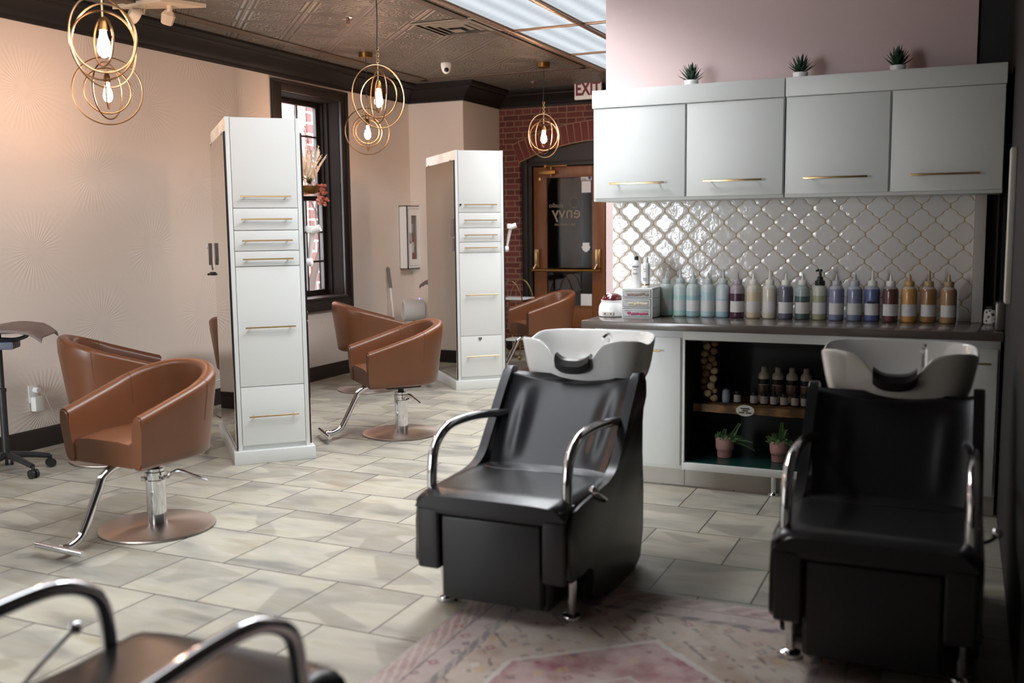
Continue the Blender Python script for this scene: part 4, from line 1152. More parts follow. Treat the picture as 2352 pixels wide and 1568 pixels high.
for i, (px, c, lv, lb) in enumerate(BT):
    x = -1.645 + (-0.062 + 1.645) * ((px - 1534) / 650.0) * (1 + 0.03 * (1 - (px - 1534) / 650.0)) 
    capc = (232, 228, 220) if i in (6, 7, 8, 9, 13, 14) else None
    if i == 15: capc = (190, 150, 96)
    if i in (16, 17): capc = (176, 150, 116)
    make_bottle(x, 5.93 + 0.012 * sin(i * 2.1), c, lv, lb, tip=0.004 + 0.022 * (i % 3 == 1), capc=(28, 28, 30) if i == 10 else capc, cap='pump' if i == 10 else 'nozzle', dark_mark=(i == 13))

# small plastic drawers, wax warmer and the two bottles on top
t = thing('drawer_box', 'small white plastic three-drawer organiser on the counter', 'organiser', (-1.765, 5.80, 0.953))
mb = MB(); hw = 0.095
mb.box((-hw, -0.085, 0), (-hw + .006, 0.12, 0.178), .002); mb.box((hw - .006, -0.085, 0), (hw, 0.12, 0.178), .002); mb.box((-hw, 0.112, 0), (hw, 0.12, 0.178), .002)
for z in (0, .058, .116, .172): mb.box((-hw, -0.085, z), (hw, 0.12, z + .006), .002)
mb.build('case', M_['whiteplastic'], t)
for k, col in enumerate(((150, 70, 100), (196, 186, 160), (140, 120, 112))):
    z = 0.008 + k * 0.058
    mb = MB(); mb.box((-hw + .008, -0.092, z), (hw - .008, -0.088, z + .048), .002); mb.box((-hw + .02, -0.096, z + .006), (hw - .02, -0.092, z + .009), 0.001); mb.box((-hw + .02, -0.096, z + .04), (hw - .02, -0.092, z + .043), 0.001)
    d = mb.build('drawer', M_['clearplastic'], t)
    mb = MB()
    for q in range(7): mb.ball((-0.045 + 0.018 * q + random.uniform(-.004, .004), -0.094, z + .016 + random.uniform(0, .008)), 0.011, 2, (1.1, .3, .8))
    mb.build('drawer_contents', mat('drawer_contents_colour', srgb(*col), .7, vary=.4), d)
t = thing('wax_warmer', 'white wax warmer pot with a dark red domed lid at the counter end', 'wax warmer', (-1.945, 5.80, 0.953))
mb = MB(); mb.lathe([(0.07, 0), (0.085, 0.004), (0.087, 0.03), (0.082, 0.065), (0.068, 0.092), (0.072, 0.096), (0.072, 0.1), (0.06, 0.101)], seg=40); mb.build('pot', M_['whiteplastic'], t)
mb = MB(); mb.lathe([(0.068, 0.1), (0.067, 0.108), (0.055, 0.125), (0.03, 0.138), (0.001, 0.142)], seg=40, cap1=False); mb.ball((-0.02, -0.02, 0.137), 0.014, 2, (1, 1, .5), mi=1); mb.build('lid', [mat('dark_red_lid', srgb(84, 26, 32), .12, **{'Coat Weight': .6}), M_['whiteplastic']], t)
mb = MB(); mb.box((-0.035, -0.091, 0.012), (0.035, -0.082, 0.034), 0.003); cp = mb.build('control_panel', M_['toe'], t)
for dx, c in ((-.018, (90, 20, 30)), (.018, (50, 110, 80))):
    mb = MB(); mb.ball((dx, -0.092, 0.023), 0.0045, 2); mb.build('indicator', mat('indicator_lamp', srgb(*c), .3), cp)
t = thing('shampoo_bottle', 'tall white bottle with a black cap standing on the small drawers', 'bottle', (-1.795, 5.80, 1.132))
mb = MB(); mb.lathe([(0.026, 0), (0.028, 0.003), (0.028, 0.135), (0.024, 0.150), (0.014, 0.160), (0.012, 0.165)], seg=28); mb.build('bottle_body', M_['whiteplastic'], t)
mb = MB(); mb.lathe([(0.0125, 0.164), (0.0125, 0.187)], seg=20); mb.build('cap', M_['black'], t)
text_mesh('lettering', 'KERAT', 0.0135, M_['textblack'], t, Tm(0.004, -0.0285, 0.125) @ RX90, 0.0004, bold=0.0004)
for z, w in ((.107, .02), (.085, .03), (.078, .02)):
    mb = MB(); mb.box((-w / 2, -0.029, z), (w / 2, -0.0275, z + .003)); mb.build('print_line', M_['textgrey'], t, smooth=False)
t = thing('spray_can', 'white aerosol can with a gold base band standing on the small drawers', 'spray can', (-1.735, 5.80, 1.132))
mb = MB(); mb.lathe([(0.022, 0.0), (0.0235, 0.002), (0.0235, 0.128), (0.02, 0.142), (0.013, 0.15)], seg=28); mb.build('can_body', M_['whiteplastic'], t)
mb = MB(); mb.lathe([(0.0136, 0.148), (0.0136, 0.178), (0.011, 0.182)], seg=20); mb.build('cap', M_['whiteplastic'], t)
mb = MB(); mb.lathe([(0.0237, 0.012), (0.0241, 0.013), (0.0241, 0.021), (0.0237, 0.022)], seg=28); mb.build('gold_band', M_['brass'], t)
for z, w in ((.11, .018), (.096, .012), (.055, .022), (.048, .022), (.041, .018)):
    mb = MB(); mb.box((-w / 2, -0.0246, z), (w / 2, -0.0232, z + .003)); mb.build('print_line', M_['textgrey'], t, smooth=False)

# right end of the counter
t = thing('patterned_jar', 'small white and black patterned jar at the dark right end of the counter', 'jar', (0.155, 5.93, 0.953))
def m_pat():
    t_ = NT('jar_pattern'); v = t_.coords()
    q = t_.n('ShaderNodeTexVoronoi', {'Vector': v, 'Scale': 45.0}).outputs['Distance']
    return t_.bsdf(t_.ramp(q, [(0.3, srgb(50, 48, 50)), (0.45, srgb(200, 196, 196))]), .4)
mb = MB(); mb.lathe([(0.036, 0), (0.042, 0.006), (0.043, 0.05), (0.038, 0.075), (0.03, 0.082)], seg=28); mb.build('jar_body', m_pat(), t)
mb = MB(); mb.lathe([(0.033, 0.082), (0.034, 0.095), (0.02, 0.1)], seg=28); mb.build('lid', M_['black'], t)
mb = MB(); mb.box((0.180, 5.02, 1.13), (0.204, 5.16, 1.83), 0.004); o = mb.build('wall_notice', M_['paper']); tag(o, 'narrow pale upright panel on the dark wall at the right edge', 'panel')
mb = MB(); mb.box((0.16, 5.55, 0.954), (0.2, 5.63, 1.10), 0.01); o = mb.build('soap_dispenser', M_['steel']); tag(o, 'grey metal dispenser on the dark right end of the counter below the pale panel', 'dispenser')

# succulents on the wall cabinets
def succulent(x, lab, seed):
    random.seed(seed)
    t = thing('potted_succulent', lab, 'plant', (x, 5.93, 2.2965), random.random() * 6, group='succulents on top of the wall cabinets')
    mb = MB(); mb.lathe([(0.03, 0), (0.036, 0.004), (0.042, 0.05), (0.042, 0.054), (0.038, 0.054), (0.037, 0.045), (0.001, 0.045)], seg=24, cap1=False); mb.build('pot', M_['whiteplastic'], t)
    mb = MB()
    for k in range(30):
        a = k * 2.4; el = radians(18 + 62 * k / 30.0); L = 0.075 + 0.02 * random.random()
        d = V(cos(a) * cos(el), sin(a) * cos(el), sin(el)); u = d.cross(V(0, 0, 1)).normalized(); w = u.cross(d)
        p0 = V(0, 0, 0.045 + 0.02 * k / 30)
        rr = []
        for q in range(6):
            s = q / 5; wd = 0.0095 * sin(pi * (0.2 + 0.8 * s)) + 0.0008
            c = p0 + d * L * s + V(0, 0, 0.012) * s * s
            rr.append([c + u * wd, c + w * wd * .35, c - u * wd, c - w * wd * .35])
        mb.loft(rr, closed=True, cap0=True, cap1=True)
    mb.build('foliage', mat('succulent_green', srgb(34, 66, 44), .5, vary=.4), t)
succulent(-1.50, 'small potted succulent on the bright left end of the wall cabinets', 1)
succulent(-0.875, 'small potted succulent in the middle on top of the wall cabinets', 2)
succulent(-0.36, 'small potted succulent in the dark, on top of the right wall cabinets', 3)

# ------------------------------------------------------------------ things in the open shelf
random.seed(11)
def pinkplant(x, y, lab, lean):
    t = thing('potted_plant', lab, 'plant', (x, y, 0.1555), group='plants in pink pots in the open cabinet')
    mb = MB(); rr = []
    mb.lathe([(0.036, 0), (0.04, 0.002), (0.041, 0.038), (0.042, 0.04), (0.047, 0.044), (0.052, 0.06), (0.054, 0.118), (0.053, 0.122), (0.049, 0.122), (0.047, 0.1), (0.001, 0.098)], seg=48, cap1=False)
    for i in range(36):
        a = 2 * pi * i / 36; mb.cyl((0.0405 * cos(a), 0.0405 * sin(a), 0.003), (0.0415 * cos(a), 0.0415 * sin(a), 0.037), 0.0013, seg=5)
    mb.build('pot', M_['pinkpot'], t)
    mb = MB()
    for s in range(44):
        a = random.uniform(0, 2 * pi); r = random.uniform(0.0, 0.045)
        L = random.uniform(0.035, 0.08)
        base_ = V(r * cos(a), r * sin(a), 0.1); d = V(cos(a) * .6 + lean[0] * .5, sin(a) * .5 - .2, random.uniform(.5, 1.0)).normalized()
        if s < 3: L = 0.15; d = V(lean[0] * (.3 + .5 * s) , -.2, lean[1] * (1.1 - .5 * s)).normalized(); base_ = V(lean[0] * .03, 0, .1)
        n = int(L / 0.009)
        for k in range(n):
            q = k / n; c = base_ + d * L * q - V(0, 0, 0.05) * q * q * (1 if s in (1, 2) else .3)
            for sg in (-1, 1):
                u = (d.cross(V(0, 1, 0)).normalized() * sg + d * .5).normalized(); w = V(0, 1, 0)
                l = 0.022 * (1 - q * .5)
                mb.quad([c, c + u * l * .5 + w * .004 + d * .005, c + u * l, c + u * l * .5 - w * .004 - d * .004])
    mb.build('foliage', M_['sage'], t)
pinkplant(-1.225, 5.70, 'plant in a ribbed pink pot at the left of the open cabinet floor', (1, .55))
pinkplant(-0.915, 5.70, 'plant in a ribbed pink pot near the right shampoo chair in the open cabinet', (.25, 1.4))
def lotionbottle(x, lab):
    t = thing('lotion_bottle', lab, 'bottle', (x, 5.86, 0.4705), group='tall brown-labelled bottles on the wooden shelf')
    mb = MB(); mb.lathe([(0.03, 0), (0.033, 0.003), (0.033, 0.15), (0.03, 0.163), (0.018, 0.176), (0.016, 0.18)], seg=24); mb.build('bottle_body', mat('taupe_bottle', srgb(200, 188, 174), .35), t)
    mb = MB(); mb.lathe([(0.018, 0.178), (0.017, 0.2), (0.014, 0.205)], seg=20); mb.build('cap', mat('taupe_cap', srgb(176, 164, 150), .4), t)
    mb = MB(); mb.lathe([(0.0332, 0.105), (0.0336, 0.106), (0.0336, 0.134), (0.0332, 0.135)], seg=24); mb.build('label_band', M_['textblack'], t)
    mb = MB(); mb.lathe([(0.0332, 0.04), (0.0336, 0.041), (0.0336, 0.10), (0.0332, 0.101)], seg=24); mb.build('lower_label', mat('brown_label', srgb(120, 100, 88), .5), t)
for i, x in enumerate((-1.035, -0.955, -0.875, -0.795)):
    lotionbottle(x, ['taupe bottle with a dark band at the back of the wooden shelf, leftmost of four', 'taupe bottle with a dark band on the wooden shelf, second of four from the left',
                     'taupe bottle with a dark band on the wooden shelf, third of four from the left', 'taupe bottle with a dark band on the wooden shelf, nearest the right shampoo chair'][i])
def jar(x, lab, dropper=False):
    t = thing('dark_jar', lab, 'jar', (x, 5.75, 0.4705), group='dark jars with white labels on the wooden shelf')
    mb = MB(); mb.lathe([(0.02, 0), (0.022, 0.002), (0.022, 0.05), (0.018, 0.058)], seg=24); mb.build('jar_body', M_['black'], t)
    mb = MB()
    if dropper: mb.lathe([(0.011, 0.057), (0.011, 0.075), (0.006, 0.08), (0.006, 0.105), (0.003, 0.11)], seg=16)
    else: mb.lathe([(0.019, 0.057), (0.019, 0.07)], seg=20)
    mb.build('cap', M_['black'], t)
    mb = MB(); n = 12; R = 0.0224; a0, a1 = radians(190), radians(350)
    mb.loft([[V(R * cos(a0 + (a1 - a0) * i / n), R * sin(a0 + (a1 - a0) * i / n), z) for i in range(n + 1)] for z in (0.008, 0.05)], closed=False)
    mb.build('jar_label', M_['label'], t)
names = ['dark jar with a white label standing alone left of the jar row', 'dark jar with white label, first of the close row above the pots', 'dark dropper jar with white label, second of the close row',
         'dark dropper jar with white label, third of the close row', 'dark jar with white label, fourth of the close row', 'dark dropper jar with white label, fifth of the close row', 'dark jar with white label, last beside the right shampoo chair']
for i, x in enumerate((-1.165, -1.07, -1.013, -0.957, -0.90, -0.84, -0.785)):
    jar(x, names[i], i in (2, 3, 5))
t = thing('small_bottle', 'small pale blue rounded bottle on the left of the wooden shelf', 'bottle', (-1.232, 5.75, 0.4705))
mb = MB(); mb.lathe([(0.019, 0), (0.022, 0.003), (0.022, 0.06), (0.017, 0.074), (0.006, 0.08)], seg=24); mb.build('bottle_body', mat('pale_blue_plastic', srgb(150, 158, 178), .4), t)
mb = MB(); mb.lathe([(0.0224, 0.012), (0.0226, 0.013), (0.0226, 0.05), (0.0224, 0.051)], seg=24); mb.build('bottle_label', mat('pale_blue_label', srgb(170, 176, 192), .5), t)
t = thing('small_bottle', 'small black bottle beside the hanging garland on the wooden shelf', 'bottle', (-1.295, 5.76, 0.4705))
mb = MB(); mb.lathe([(0.02, 0), (0.023, 0.003), (0.023, 0.06), (0.012, 0.072)], seg=24); mb.build('bottle_body', M_['rubber'], t)
mb = MB(); mb.lathe([(0.013, 0.072), (0.013, 0.088)], seg=20); mb.build('cap', M_['black'], t)
t = thing('dried_garland', 'hanging garland of dried tan discs in the open cabinet corner', 'garland', (-1.325, 5.72, 0.476))
mb = MB(); mb.tube([(0, 0, 0.02), (0.004, 0, .2), (0, 0, .37)], 0.004, 6); mb.build('string', M_['branch'], t)
gm = [mat('dried_tan_disc', srgb(158, 136, 98), .8, vary=.3), mat('dried_brown_disc', srgb(108, 76, 50), .8, vary=.3)]
for k in range(24):
    z = 0.022 + k * 0.0145; a = k * 2.3
    mb = MB(); mb.ball((0.03 * cos(a), 0.02 * sin(a) - .005, z), 0.024, 2, (1, .55, .9)); mb.build('dried_disc', gm[(k * 7) % 3 % 2], t)

# ------------------------------------------------------------------ pendants
gold = mat('aged_gold_ring', srgb(158, 126, 94), 0.32, 1.0)
def make_pendant():
    t = thing('pendant_lamp', '', 'pendant lamp', group='brass ring pendant lamps')
    zc = 2.395 - HC
    mb = MB(); mb.lathe([(0.062, -0.045), (0.064, -0.043), (0.064, -0.002), (0.062, 0.0)], seg=36); mb.build('ceiling_rose', M_['darkbrass'], t)
    mb = MB(); mb.tube([(0, 0, -.045), (0.004, 0, -.2), (-0.003, 0, -.35), (0, 0, zc + .3)], 0.0035, 8, smooth=4); mb.build('cord', M_['black'], t)
    mb = MB()
    for k in range(5):
        q = Matrix.Rotation(radians(90 * (k % 2)), 4, 'Z'); mb.torus((0, 0, zc + .235 + k * 0.021), 0.0115, 0.0022, q, 16, 6)
    mb.cyl((0, 0, zc + .09), (0, 0, zc + .228), 0.004, seg=10); mb.build('chain', M_['brass'], t)
    for R in (0.210, 0.176, 0.142, 0.112):
        mb = MB(); mb.torus((0, 0, 0), R, 0.0047, seg=72, ss=8); o = mb.build('ring', gold, t); o.location = (0, 0, zc)
    mb = MB(); mb.lathe([(0.006, zc + .112), (0.012, zc + .108), (0.019, zc + .09), (0.021, zc + .055), (0.018, zc + .052)], seg=24); mb.build('lamp_socket', M_['darkbrass'], t)
    mb = MB(); mb.lathe([(0.012, zc + .055), (0.0145, zc + .035), (0.024, zc - .0), (0.0295, zc - .028), (0.028, zc - .045), (0.019, zc - .062), (0.008, zc - .07), (0.001, zc - .071)], seg=20, cap1=False); mb.build('bulb', M_['bulb'], t)
    return t
M_['bulb'] = emis('warm_filament_bulb', (1.0, 0.62, 0.42, 1), 290)
P = [((-3.75, 3.63), (46, -35, 8, -68), 'brass ring pendant lamp with bright bulb, nearest, cut by the top of the photo'),
     ((-5.02, 4.87), (0, 61, 8, 85), 'brass ring pendant lamp hanging nearer the left wall, below the topmost one'),
     ((-3.67, 5.95), (33, -72, -30, 78), 'larger-looking brass ring pendant lamp at the centre, nearer of the two overlapping'),
     ((-5.05, 7.98), (16, 85, 20, 14), 'brass ring pendant lamp behind the centre one, beside the window'),
     ((-3.82, 9.26), (44, -62, 10, -80), 'brass ring pendant lamp in front of the brick wall and oak door')]
vd = []
p0 = make_pendant()
for i, ((x, y), rot, lb) in enumerate(P):
    o = p0 if i == 0 else copy_tree(p0)
    o.location = (x, y, HC); o['label'] = lb
    view = degrees_az = math.degrees(atan2(y, x)) - 90      # ring plane square to the camera
    ch = [c for c in o.children if c.name.startswith('ring')]
    for c, a in zip(ch, rot): c.rotation_euler = (0, 0, radians(view + a))

# ------------------------------------------------------------------ ceiling fixtures
t = thing('ceiling_vent', 'square bronze ceiling vent with nested louvres beside the light panels', 'vent', (-3.745, 7.30, HC), group=None)
for k, (h, z0) in enumerate(((0.285, -0.004), (0.225, -0.008), (0.165, -0.010), (0.105, -0.012))):
    mb = MB(); b_ = 0.03
    def fr(hh, z): return [V(-hh, -hh, z), V(hh, -hh, z), V(hh, hh, z), V(-hh, hh, z)]
    mb.loft([fr(h, z0), fr(h, z0 - 0.003), fr(h - b_, z0 - 0.010), fr(h - b_, z0 - 0.007), fr(h, z0)], closed=True)
    mb.build('louvre', M_['ventm'] if 'ventm' in M_ else M_.setdefault('ventm', mat('bronze_vent_paint', srgb(150, 138, 124), .5)), t, smooth=False)
mb = MB(); mb.box((-0.05, -0.05, -0.036), (0.05, 0.05, -0.032)); mb.build('centre_plate', M_['ventm'], t, smooth=False)
mb = MB(); mb.box((-0.27, -0.27, -0.004), (0.27, 0.27, -0.001)); mb.build('backing', M_['black'], t, smooth=False)

t = thing('security_camera', 'small white dome security camera on the tin ceiling', 'camera', (-4.67, 8.83, HC))
mb = MB(); mb.lathe([(0.05, 0), (0.052, -0.02), (0.047, -0.05), (0.034, -0.085), (0.016, -0.1), (0.001, -0.103)], seg=32, cap1=False); mb.build('housing', M_['whiteplastic'], t)
mb = MB(); mb.ball((0.018, -0.026, -0.066), 0.024, 3); mb.build('lens', M_['rubber'], t)
def sprinkler(x, y, lab):
    t = thing('sprinkler_head', lab, 'sprinkler', (x, y, HC), group='ceiling sprinkler heads')
    mb = MB(); mb.lathe([(0.034, 0), (0.03, -0.008), (0.012, -0.012)], seg=24); mb.build('escutcheon', M_['steel'], t)
    mb = MB(); mb.lathe([(0.01, -0.01), (0.01, -0.03), (0.004, -0.034)], seg=16)
    for s in (-1, 1): mb.tube([(s * .009, 0, -.03), (s * .012, 0, -.045), (0, 0, -.058)], 0.0025, 6)
    mb.lathe([(0.018, -0.058), (0.018, -0.061)], seg=20); mb.build('deflector', M_['darkbrass'], t)
sprinkler(-4.31, 6.58, 'sprinkler head on the tin ceiling between the window and the vent')
sprinkler(-4.42, 10.40, 'sprinkler head on the tin ceiling near the brick wall')

t = thing('spotlight_fixture', 'cream spotlight fixture on the ceiling at the top left', 'spotlight', (-5.15, 5.55, HC))
cream = mat('cream_enamel', srgb(206, 184, 158), .4)
mb = MB(); mb.prism([(-0.42, -0.06), (0.06, -0.10), (0.20, 0.20), (0.0, 0.13)], -0.03, 0.0, 'z', bev=0.004); mb.build('base_plate', cream, t)
mb = MB(); mb.cyl((0.02, 0.03, -0.03), (0.02, 0.03, -0.075), 0.02, seg=18); mb.lathe([(0.03, 0.0), (0.05, -0.03), (0.042, -0.09), (0.03, -0.10)], (0.0, 0.05, -0.06), seg=6, M=Matrix.Rotation(radians(20), 4, 'Y')); mb.build('lamp_head', cream, t)
mb = MB(); Mx = Tm(-0.13, -0.12, -0.115) @ Matrix.Rotation(radians(65), 4, 'X') @ Matrix.Rotation(radians(-20), 4, 'Y')
mb.lathe([(0.03, 0.06), (0.052, 0.02), (0.058, 0.0), (0.056, -0.004), (0.05, -0.004)], seg=32, M=Mx); mb.cyl((-0.13, -0.05, -0.03), (-0.13, -0.07, -0.09), 0.012, seg=10)
rf = mb.build('reflector_lamp', cream, t)
mb = MB(); mb.lathe([(0.05, -0.006), (0.03, -0.012), (0.001, -0.014)], seg=32, M=Mx, cap1=False)
mb.build('lens', mat('ribbed_lens', srgb(190, 180, 172), .1, .6, bump=(120, .8)), rf)

# ------------------------------------------------------------------ rolling tray stands
def make_stand():
    t = thing('rolling_tray_stand', '', 'rolling stand', group='rolling salon tray stands')
    mb = MB()
    for k in range(5):
        a = 2 * pi * k / 5 + 0.55; d = V(cos(a), sin(a), 0)
        mb.tube([(0, 0, 0.12), d * 0.12 + V(0, 0, 0.105), d * 0.255 + V(0, 0, 0.075)], lambda s: 0.024 - 0.008 * s, 10, smooth=4)
    mb.build('star_base', M_['black'], t)
    for k in range(5):
        a = 2 * pi * k / 5 + 0.55; d = V(cos(a), sin(a), 0); u = V(-sin(a), cos(a), 0)
        mb = MB(); c = d * 0.26 + V(0, 0, 0.029)
        mb.cyl(c - u * 0.024, c - u * 0.006, 0.028, seg=20); mb.cyl(c + u * 0.006, c + u * 0.024, 0.028, seg=20); mb.cyl(c + V(0, 0, .01), c + V(0, 0, .05), 0.01, seg=10)
        mb.build('caster', M_['black'], t)
    mb = MB(); mb.lathe([(0.022, 0.1), (0.022, 0.52), (0.026, 0.52), (0.026, 0.54), (0.017, 0.545), (0.017, 0.89)], seg=20); mb.build('pole', M_['black'], t)
    mb = MB(); mb.box((-0.13, -0.05, 0.885), (0.13, 0.05, 0.9), 0.004); mb.tube([(0.13, 0, .89), (0.17, 0, .87), (0.1, 0, .845), (0.0, 0, .85)], 0.012, 8, smooth=4); mb.build('bracket', M_['black'], t)
    mb = MB(); rr = []
    brown = mat('brown_tray_plastic', srgb(100, 84, 78), .45, vary=.2)
    for i in range(17):
        s = -1 + 2 * i / 16; x = 0.3 * s; dz = -0.05 * max(0, abs(s) - .8) / .2 + 0.01 * sin(s * 5)
        rr.append([V(x, -0.2, 0.925 + dz - .03), V(x, -0.2, 0.932 + dz - .02), V(x, -0.17, 0.935 + dz), V(x, 0.17, 0.935 + dz), V(x, 0.2, 0.932 + dz - .02), V(x, .2, .925 + dz - .03), V(x, .165, .905 + dz + .02), V(x, -.165, .905 + dz + .02)])
    mb.loft(rr, closed=True, cap0=True, cap1=True); mb.build('tray', brown, t, ang=50)
    mb = MB(); mb.box((-0.11, -0.09, 0.79), (0.11, 0.07, 0.84), 0.015); mb.build('accessory_box', mat('blue_grey_plastic', srgb(96, 100, 116), .5), t)
    return t
rs = make_stand(); place(rs, (-5.42, 4.27, 0), radians(35)); rs['label'] = 'black rolling stand with a brown tray top at the left edge by the wall'
r2 = copy_tree(rs); place(r2, (-5.13, 9.66, 0), radians(24)); r2['label'] = 'rolling stand with brown tray top, mostly hidden behind the farther station'


# ------------------------------------------------------------------ left wall items
t = thing('power_outlet', 'white wall outlet with a plugged-in charger and thin cord at the left', 'outlet', (XL, 4.86, 0.37))
mb = MB(); mb.box((0, -0.038, -0.04), (0.007, 0.038, 0.08), 0.002); mb.build('cover_plate', M_['whiteplastic'], t)
mb = MB(); mb.box((0.007, -0.03, -0.10), (0.055, 0.04, 0.0), 0.006); mb.cyl((0.007, 0.01, 0.045), (0.05, 0.01, 0.045), 0.019, seg=20); mb.build('charger', M_['whiteplastic'], t)
mb = MB(); mb.tube([(0.05, 0.01, 0.045), (0.06, 0.05, 0.0), (0.05, 0.12, -0.14), (0.05, 0.25, -0.32), (0.06, 0.3, -0.365)], 0.0028, 6, smooth=5); mb.build('cord', M_['toe'], t)
t = thing('fire_extinguisher_cabinet', 'white wall cabinet with a narrow glass front holding a fire extinguisher', 'extinguisher cabinet', (XL, 10.02, 1.40))
mb = MB(); x1 = 0.11
mb.box((0, -0.15, -0.36), (x1, -0.142, 0.36)); mb.box((0, 0.142, -0.36), (x1, 0.15, 0.36)); mb.box((0, -0.15, -0.36), (x1, 0.15, -0.35)); mb.box((0, -0.15, 0.35), (x1, 0.15, 0.36)); mb.box((0, -.15, -.36), (0.005, .15, .36))
for a, b, c, d in ((-0.15, -.36, -0.062, .36), (0.062, -.36, .15, .36), (-.062, .25, .062, .36), (-.062, -.36, .062, -.25)): mb.box((x1 - .012, a, b), (x1, c, d))
mb.build('box', M_['whiteplastic'], t, smooth=False)
mb = MB()
for a, b, c, d in ((-0.125, -.325, -0.122, .325), (.122, -.325, .125, .325), (-.125, .322, .125, .325), (-.125, -.325, .125, -.322)): mb.box((x1, a, b), (x1 + .0015, c, d))
mb.build('door_line', M_['textgrey'], t, smooth=False)
mb = MB(); mb.box((x1 - .008, -.062, -.25), (x1 - .005, .062, .25)); mb.build('pane', glass(), t, smooth=False)
mb = MB(); mb.cyl((x1, -0.10, -0.05), (x1 + .025, -0.10, -0.05), 0.01, seg=12); mb.box((x1, -0.115, -0.07), (x1 + .008, -0.085, 0.05), 0.003); mb.build('latch', M_['steel'], t)
t = thing('fire_extinguisher', 'red fire extinguisher with white label inside the wall cabinet', 'fire extinguisher', (XL + 0.052, 10.02, 1.055))
mb = MB(); mb.lathe([(0.04, 0.001), (0.043, 0.01), (0.043, 0.30), (0.03, 0.345), (0.012, 0.36)], seg=28); mb.build('cylinder', mat('extinguisher_red', srgb(160, 26, 30), .3), t)
mb = MB(); mb.lathe([(0.0435, 0.17), (0.0438, 0.171), (0.0438, 0.29), (0.0435, 0.291)], seg=28); mb.build('extinguisher_label', M_['paper'], t)
mb = MB(); mb.box((-.01, -.02, .36), (.01, .05, .39), .004); mb.box((-.008, -.02, .40), (.008, .06, .415), .003); mb.build('valve', M_['black'], t)
mb = MB(); mb.box((.03, -.035, .40), (.034, .02, .5), .001); mb.build('tag', mat('pale_blue_card', srgb(150, 170, 186), .6), t)
t = thing('broom_handle', 'thin pole with a grey grip leaning on the left wall past the window', 'broom', (XL + .3, 9.56, 0))
mb = MB(); mb.cyl((-0.17, 0, 0.05), (-0.26, 0.02, 0.86), 0.011, seg=14); mb.build('pole', M_['whiteplastic'], t)
mb = MB(); mb.cyl((-0.255, 0.02, 0.845), (-0.285, 0.0225, 1.06), 0.019, seg=14); mb.ball((-0.286, .0225, 1.06), 0.018, 2); mb.build('grip', mat('grey_grip', srgb(120, 112, 108), .6), t)
mb = MB(); mb.box((-.21, -.11, 0.0), (-.14, .11, .05), .01); mb.build('broom_head', M_['textgrey'], t)
t = thing('hair_processor', 'white drum-shaped hair dryer hood standing behind the tan chair below the extinguisher cabinet', 'hair dryer', (-5.53, 9.60, 0))
mb = MB(); Mx = Tm(0, 0, 0.60) @ Matrix.Rotation(radians(-50), 4, 'Z') @ Matrix.Rotation(radians(90), 4, 'X')
mb.lathe([(0.001, -0.12), (0.09, -0.12), (0.115, -0.10), (0.12, -0.02), (0.12, 0.12), (0.112, 0.13), (0.09, 0.125), (0.085, -0.05), (0.001, -0.06)], seg=40, M=Mx, cap0=False, cap1=False); mb.build('hood', M_['whiteplastic'], t)
mb = MB(); mb.cyl((0, 0, 0.02), (0, 0, 0.48), 0.018, seg=16); mb.lathe([(0.12, 0.0), (0.12, 0.02), (0.03, 0.04)], seg=32); mb.build('stand', M_['steel'], t)
mb = MB(); mb.ball((0.05, 0.03, 0.728), 0.006, 2); mb.build('indicator', emis('blue_indicator', (0.12, 0.15, 1.0, 1), 6), t)

# flower basket in the window
random.seed(21)
t = thing('flower_arrangement', 'dried pampas and leaf arrangement in a small gold bowl hanging in the window', 'flowers', (-5.96, 8.25, 1.90))
mb = MB(); mb.lathe([(0.03, -0.06), (0.10, -0.045), (0.135, -0.01), (0.145, 0.03), (0.135, 0.03), (0.09, 0.0), (0.001, -0.01)], seg=32, cap1=False); mb.build('bowl', M_['darkbrass'], t)
mb = MB()
for s in (0, 2.1, 4.2): mb.tube([(0.14 * cos(s), 0.14 * sin(s), 0.03), (0.02, 0.0, .62)], 0.0022, 5)
mb.build('hanger', M_['black'], t)
pam = mat('dried_pampas', srgb(232, 216, 196), .9, vary=.15)
mb = MB()
for s in range(40):
    d = V(random.uniform(-.2, .4), random.uniform(-.5, .75), random.uniform(.5, 1.3)).normalized(); L = random.uniform(.24, .46) * (0.7 if d.z < .7 else 1)
    b0 = V(random.uniform(-.05, .05), random.uniform(-.05, .08), 0.02)
    mb.tube([b0, b0 + d * L * .6, b0 + d * L + V(0, 0, -.02)], lambda q: .0015, 4)
    for k in range(44):
        q = .3 + .7 * k / 44; c = b0 + d * L * q; a = random.uniform(0, 6.28)
        e = (d * .8 + V(cos(a), sin(a), random.uniform(-.3, .6)) * .5).normalized(); l = .038 * (1.1 - q) + .012
        w = e.orthogonal().normalized() * .003
        mb.quad([c - w, c + w, c + e * l + w * .3, c + e * l - w * .3])
mb.build('pampas', pam, t)
mb = MB()
for k in range(46):
    a = random.uniform(-.4, 1.6); c = V(0.03 + random.uniform(-.03, .05), 0.12 + random.uniform(-.02, .09), 0.04 - k * 0.0042 + random.uniform(-.02, .04))
    mb.ball(c + V(0.02, 0.04, 0), random.uniform(.014, .026), 1, (1, 1, .8))
mb.build('pink_blossom', mat('dusty_pink_blossom', srgb(178, 108, 92), .9, vary=.3), t)
mb = MB()
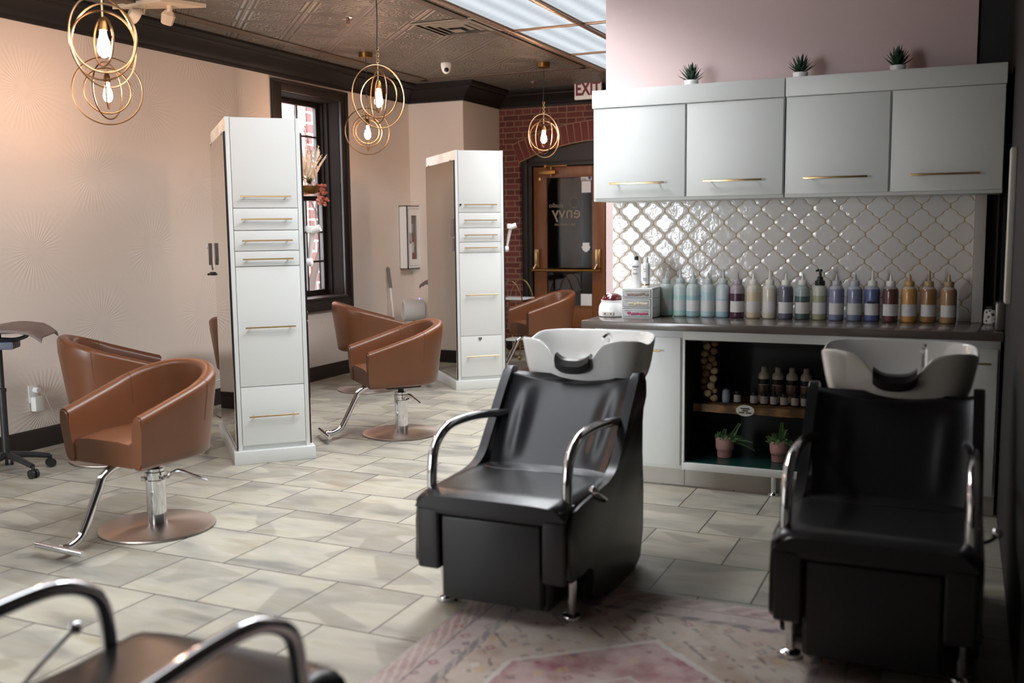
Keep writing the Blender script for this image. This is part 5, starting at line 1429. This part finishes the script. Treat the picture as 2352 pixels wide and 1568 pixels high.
for k in range(16):
    a = random.uniform(0, 6.28); c = V(.05 * cos(a), -.04 + .09 * sin(a), .05 + random.uniform(0, .09)); r = random.uniform(.02, .036)
    q = Matrix.Rotation(random.uniform(0, 3), 4, 'Z') @ Matrix.Rotation(random.uniform(.4, 1.3), 4, 'X')
    mb.lathe([(0.001, 0), (r * .7, .002), (r, 0), (r * .7, -.001)], c, seg=12, M=q)
mb.build('eucalyptus_leaves', mat('olive_leaf', srgb(88, 96, 58), .6, vary=.3), t)

# brass hoop cart by the brick wall
t = thing('bar_cart', 'round brass hoop cart with a white shelf behind the farther station', 'cart', (-4.66, 10.42, 0))
mb = MB()
for y in (-0.16, 0.16): mb.torus((0, y, 0.50), 0.40, 0.0075, Matrix.Scale(0.42, 4, V(1, 0, 0)), 64, 8)
for s in (-1, 1): mb.cyl((s * .12, -0.16, 0.22), (s * .12, 0.16, 0.22), 0.006, seg=8); mb.cyl((s * .155, -0.16, 0.65), (s * .155, 0.16, 0.65), 0.006, seg=8)
mb.build('hoop_frame', gold, t)
mb = MB(); mb.box((-0.16, -0.16, 0.685), (0.165, 0.16, 0.70), 0.003); mb.build('shelf', M_['whiteplastic'], t)
mb = MB(); mb.box((-0.12, -0.15, 0.215), (0.12, 0.15, 0.228), 0.003); mb.build('shelf', M_['whiteplastic'], t)
for sx in (-1, 1):
    for y in (-0.16, 0.16):
        mb = MB(); mb.cyl((sx * .115, y, 0.05), (sx * .115, y, 0.25), 0.007, seg=10); mb.cyl((sx * .115 - .01, y, 0.032), (sx * .115 + .01, y, 0.032), 0.03, seg=20); mb.build('caster', M_['brass'], t)

# ------------------------------------------------------------------ world & view
w = bpy.data.worlds.new('world'); SC.world = w; w.use_nodes = True
bg = w.node_tree.nodes['Background']; bg.inputs[0].default_value = (0.9, 0.95, 1.0, 1); bg.inputs[1].default_value = 13.0
SC.view_settings.view_transform = 'Standard'; SC.view_settings.look = 'None'; SC.view_settings.gamma = 1.0
SC.view_settings.exposure = 0.13; SC.view_settings.use_curve_mapping = False
SC.cycles.use_denoising = True; SC.cycles.max_bounces = 7; SC.cycles.diffuse_bounces = 4; SC.cycles.glossy_bounces = 4
SC.cycles.transparent_max_bounces = 8; SC.cycles.sample_clamp_indirect = 6.0; SC.cycles.caustics_reflective = False; SC.cycles.caustics_refractive = False
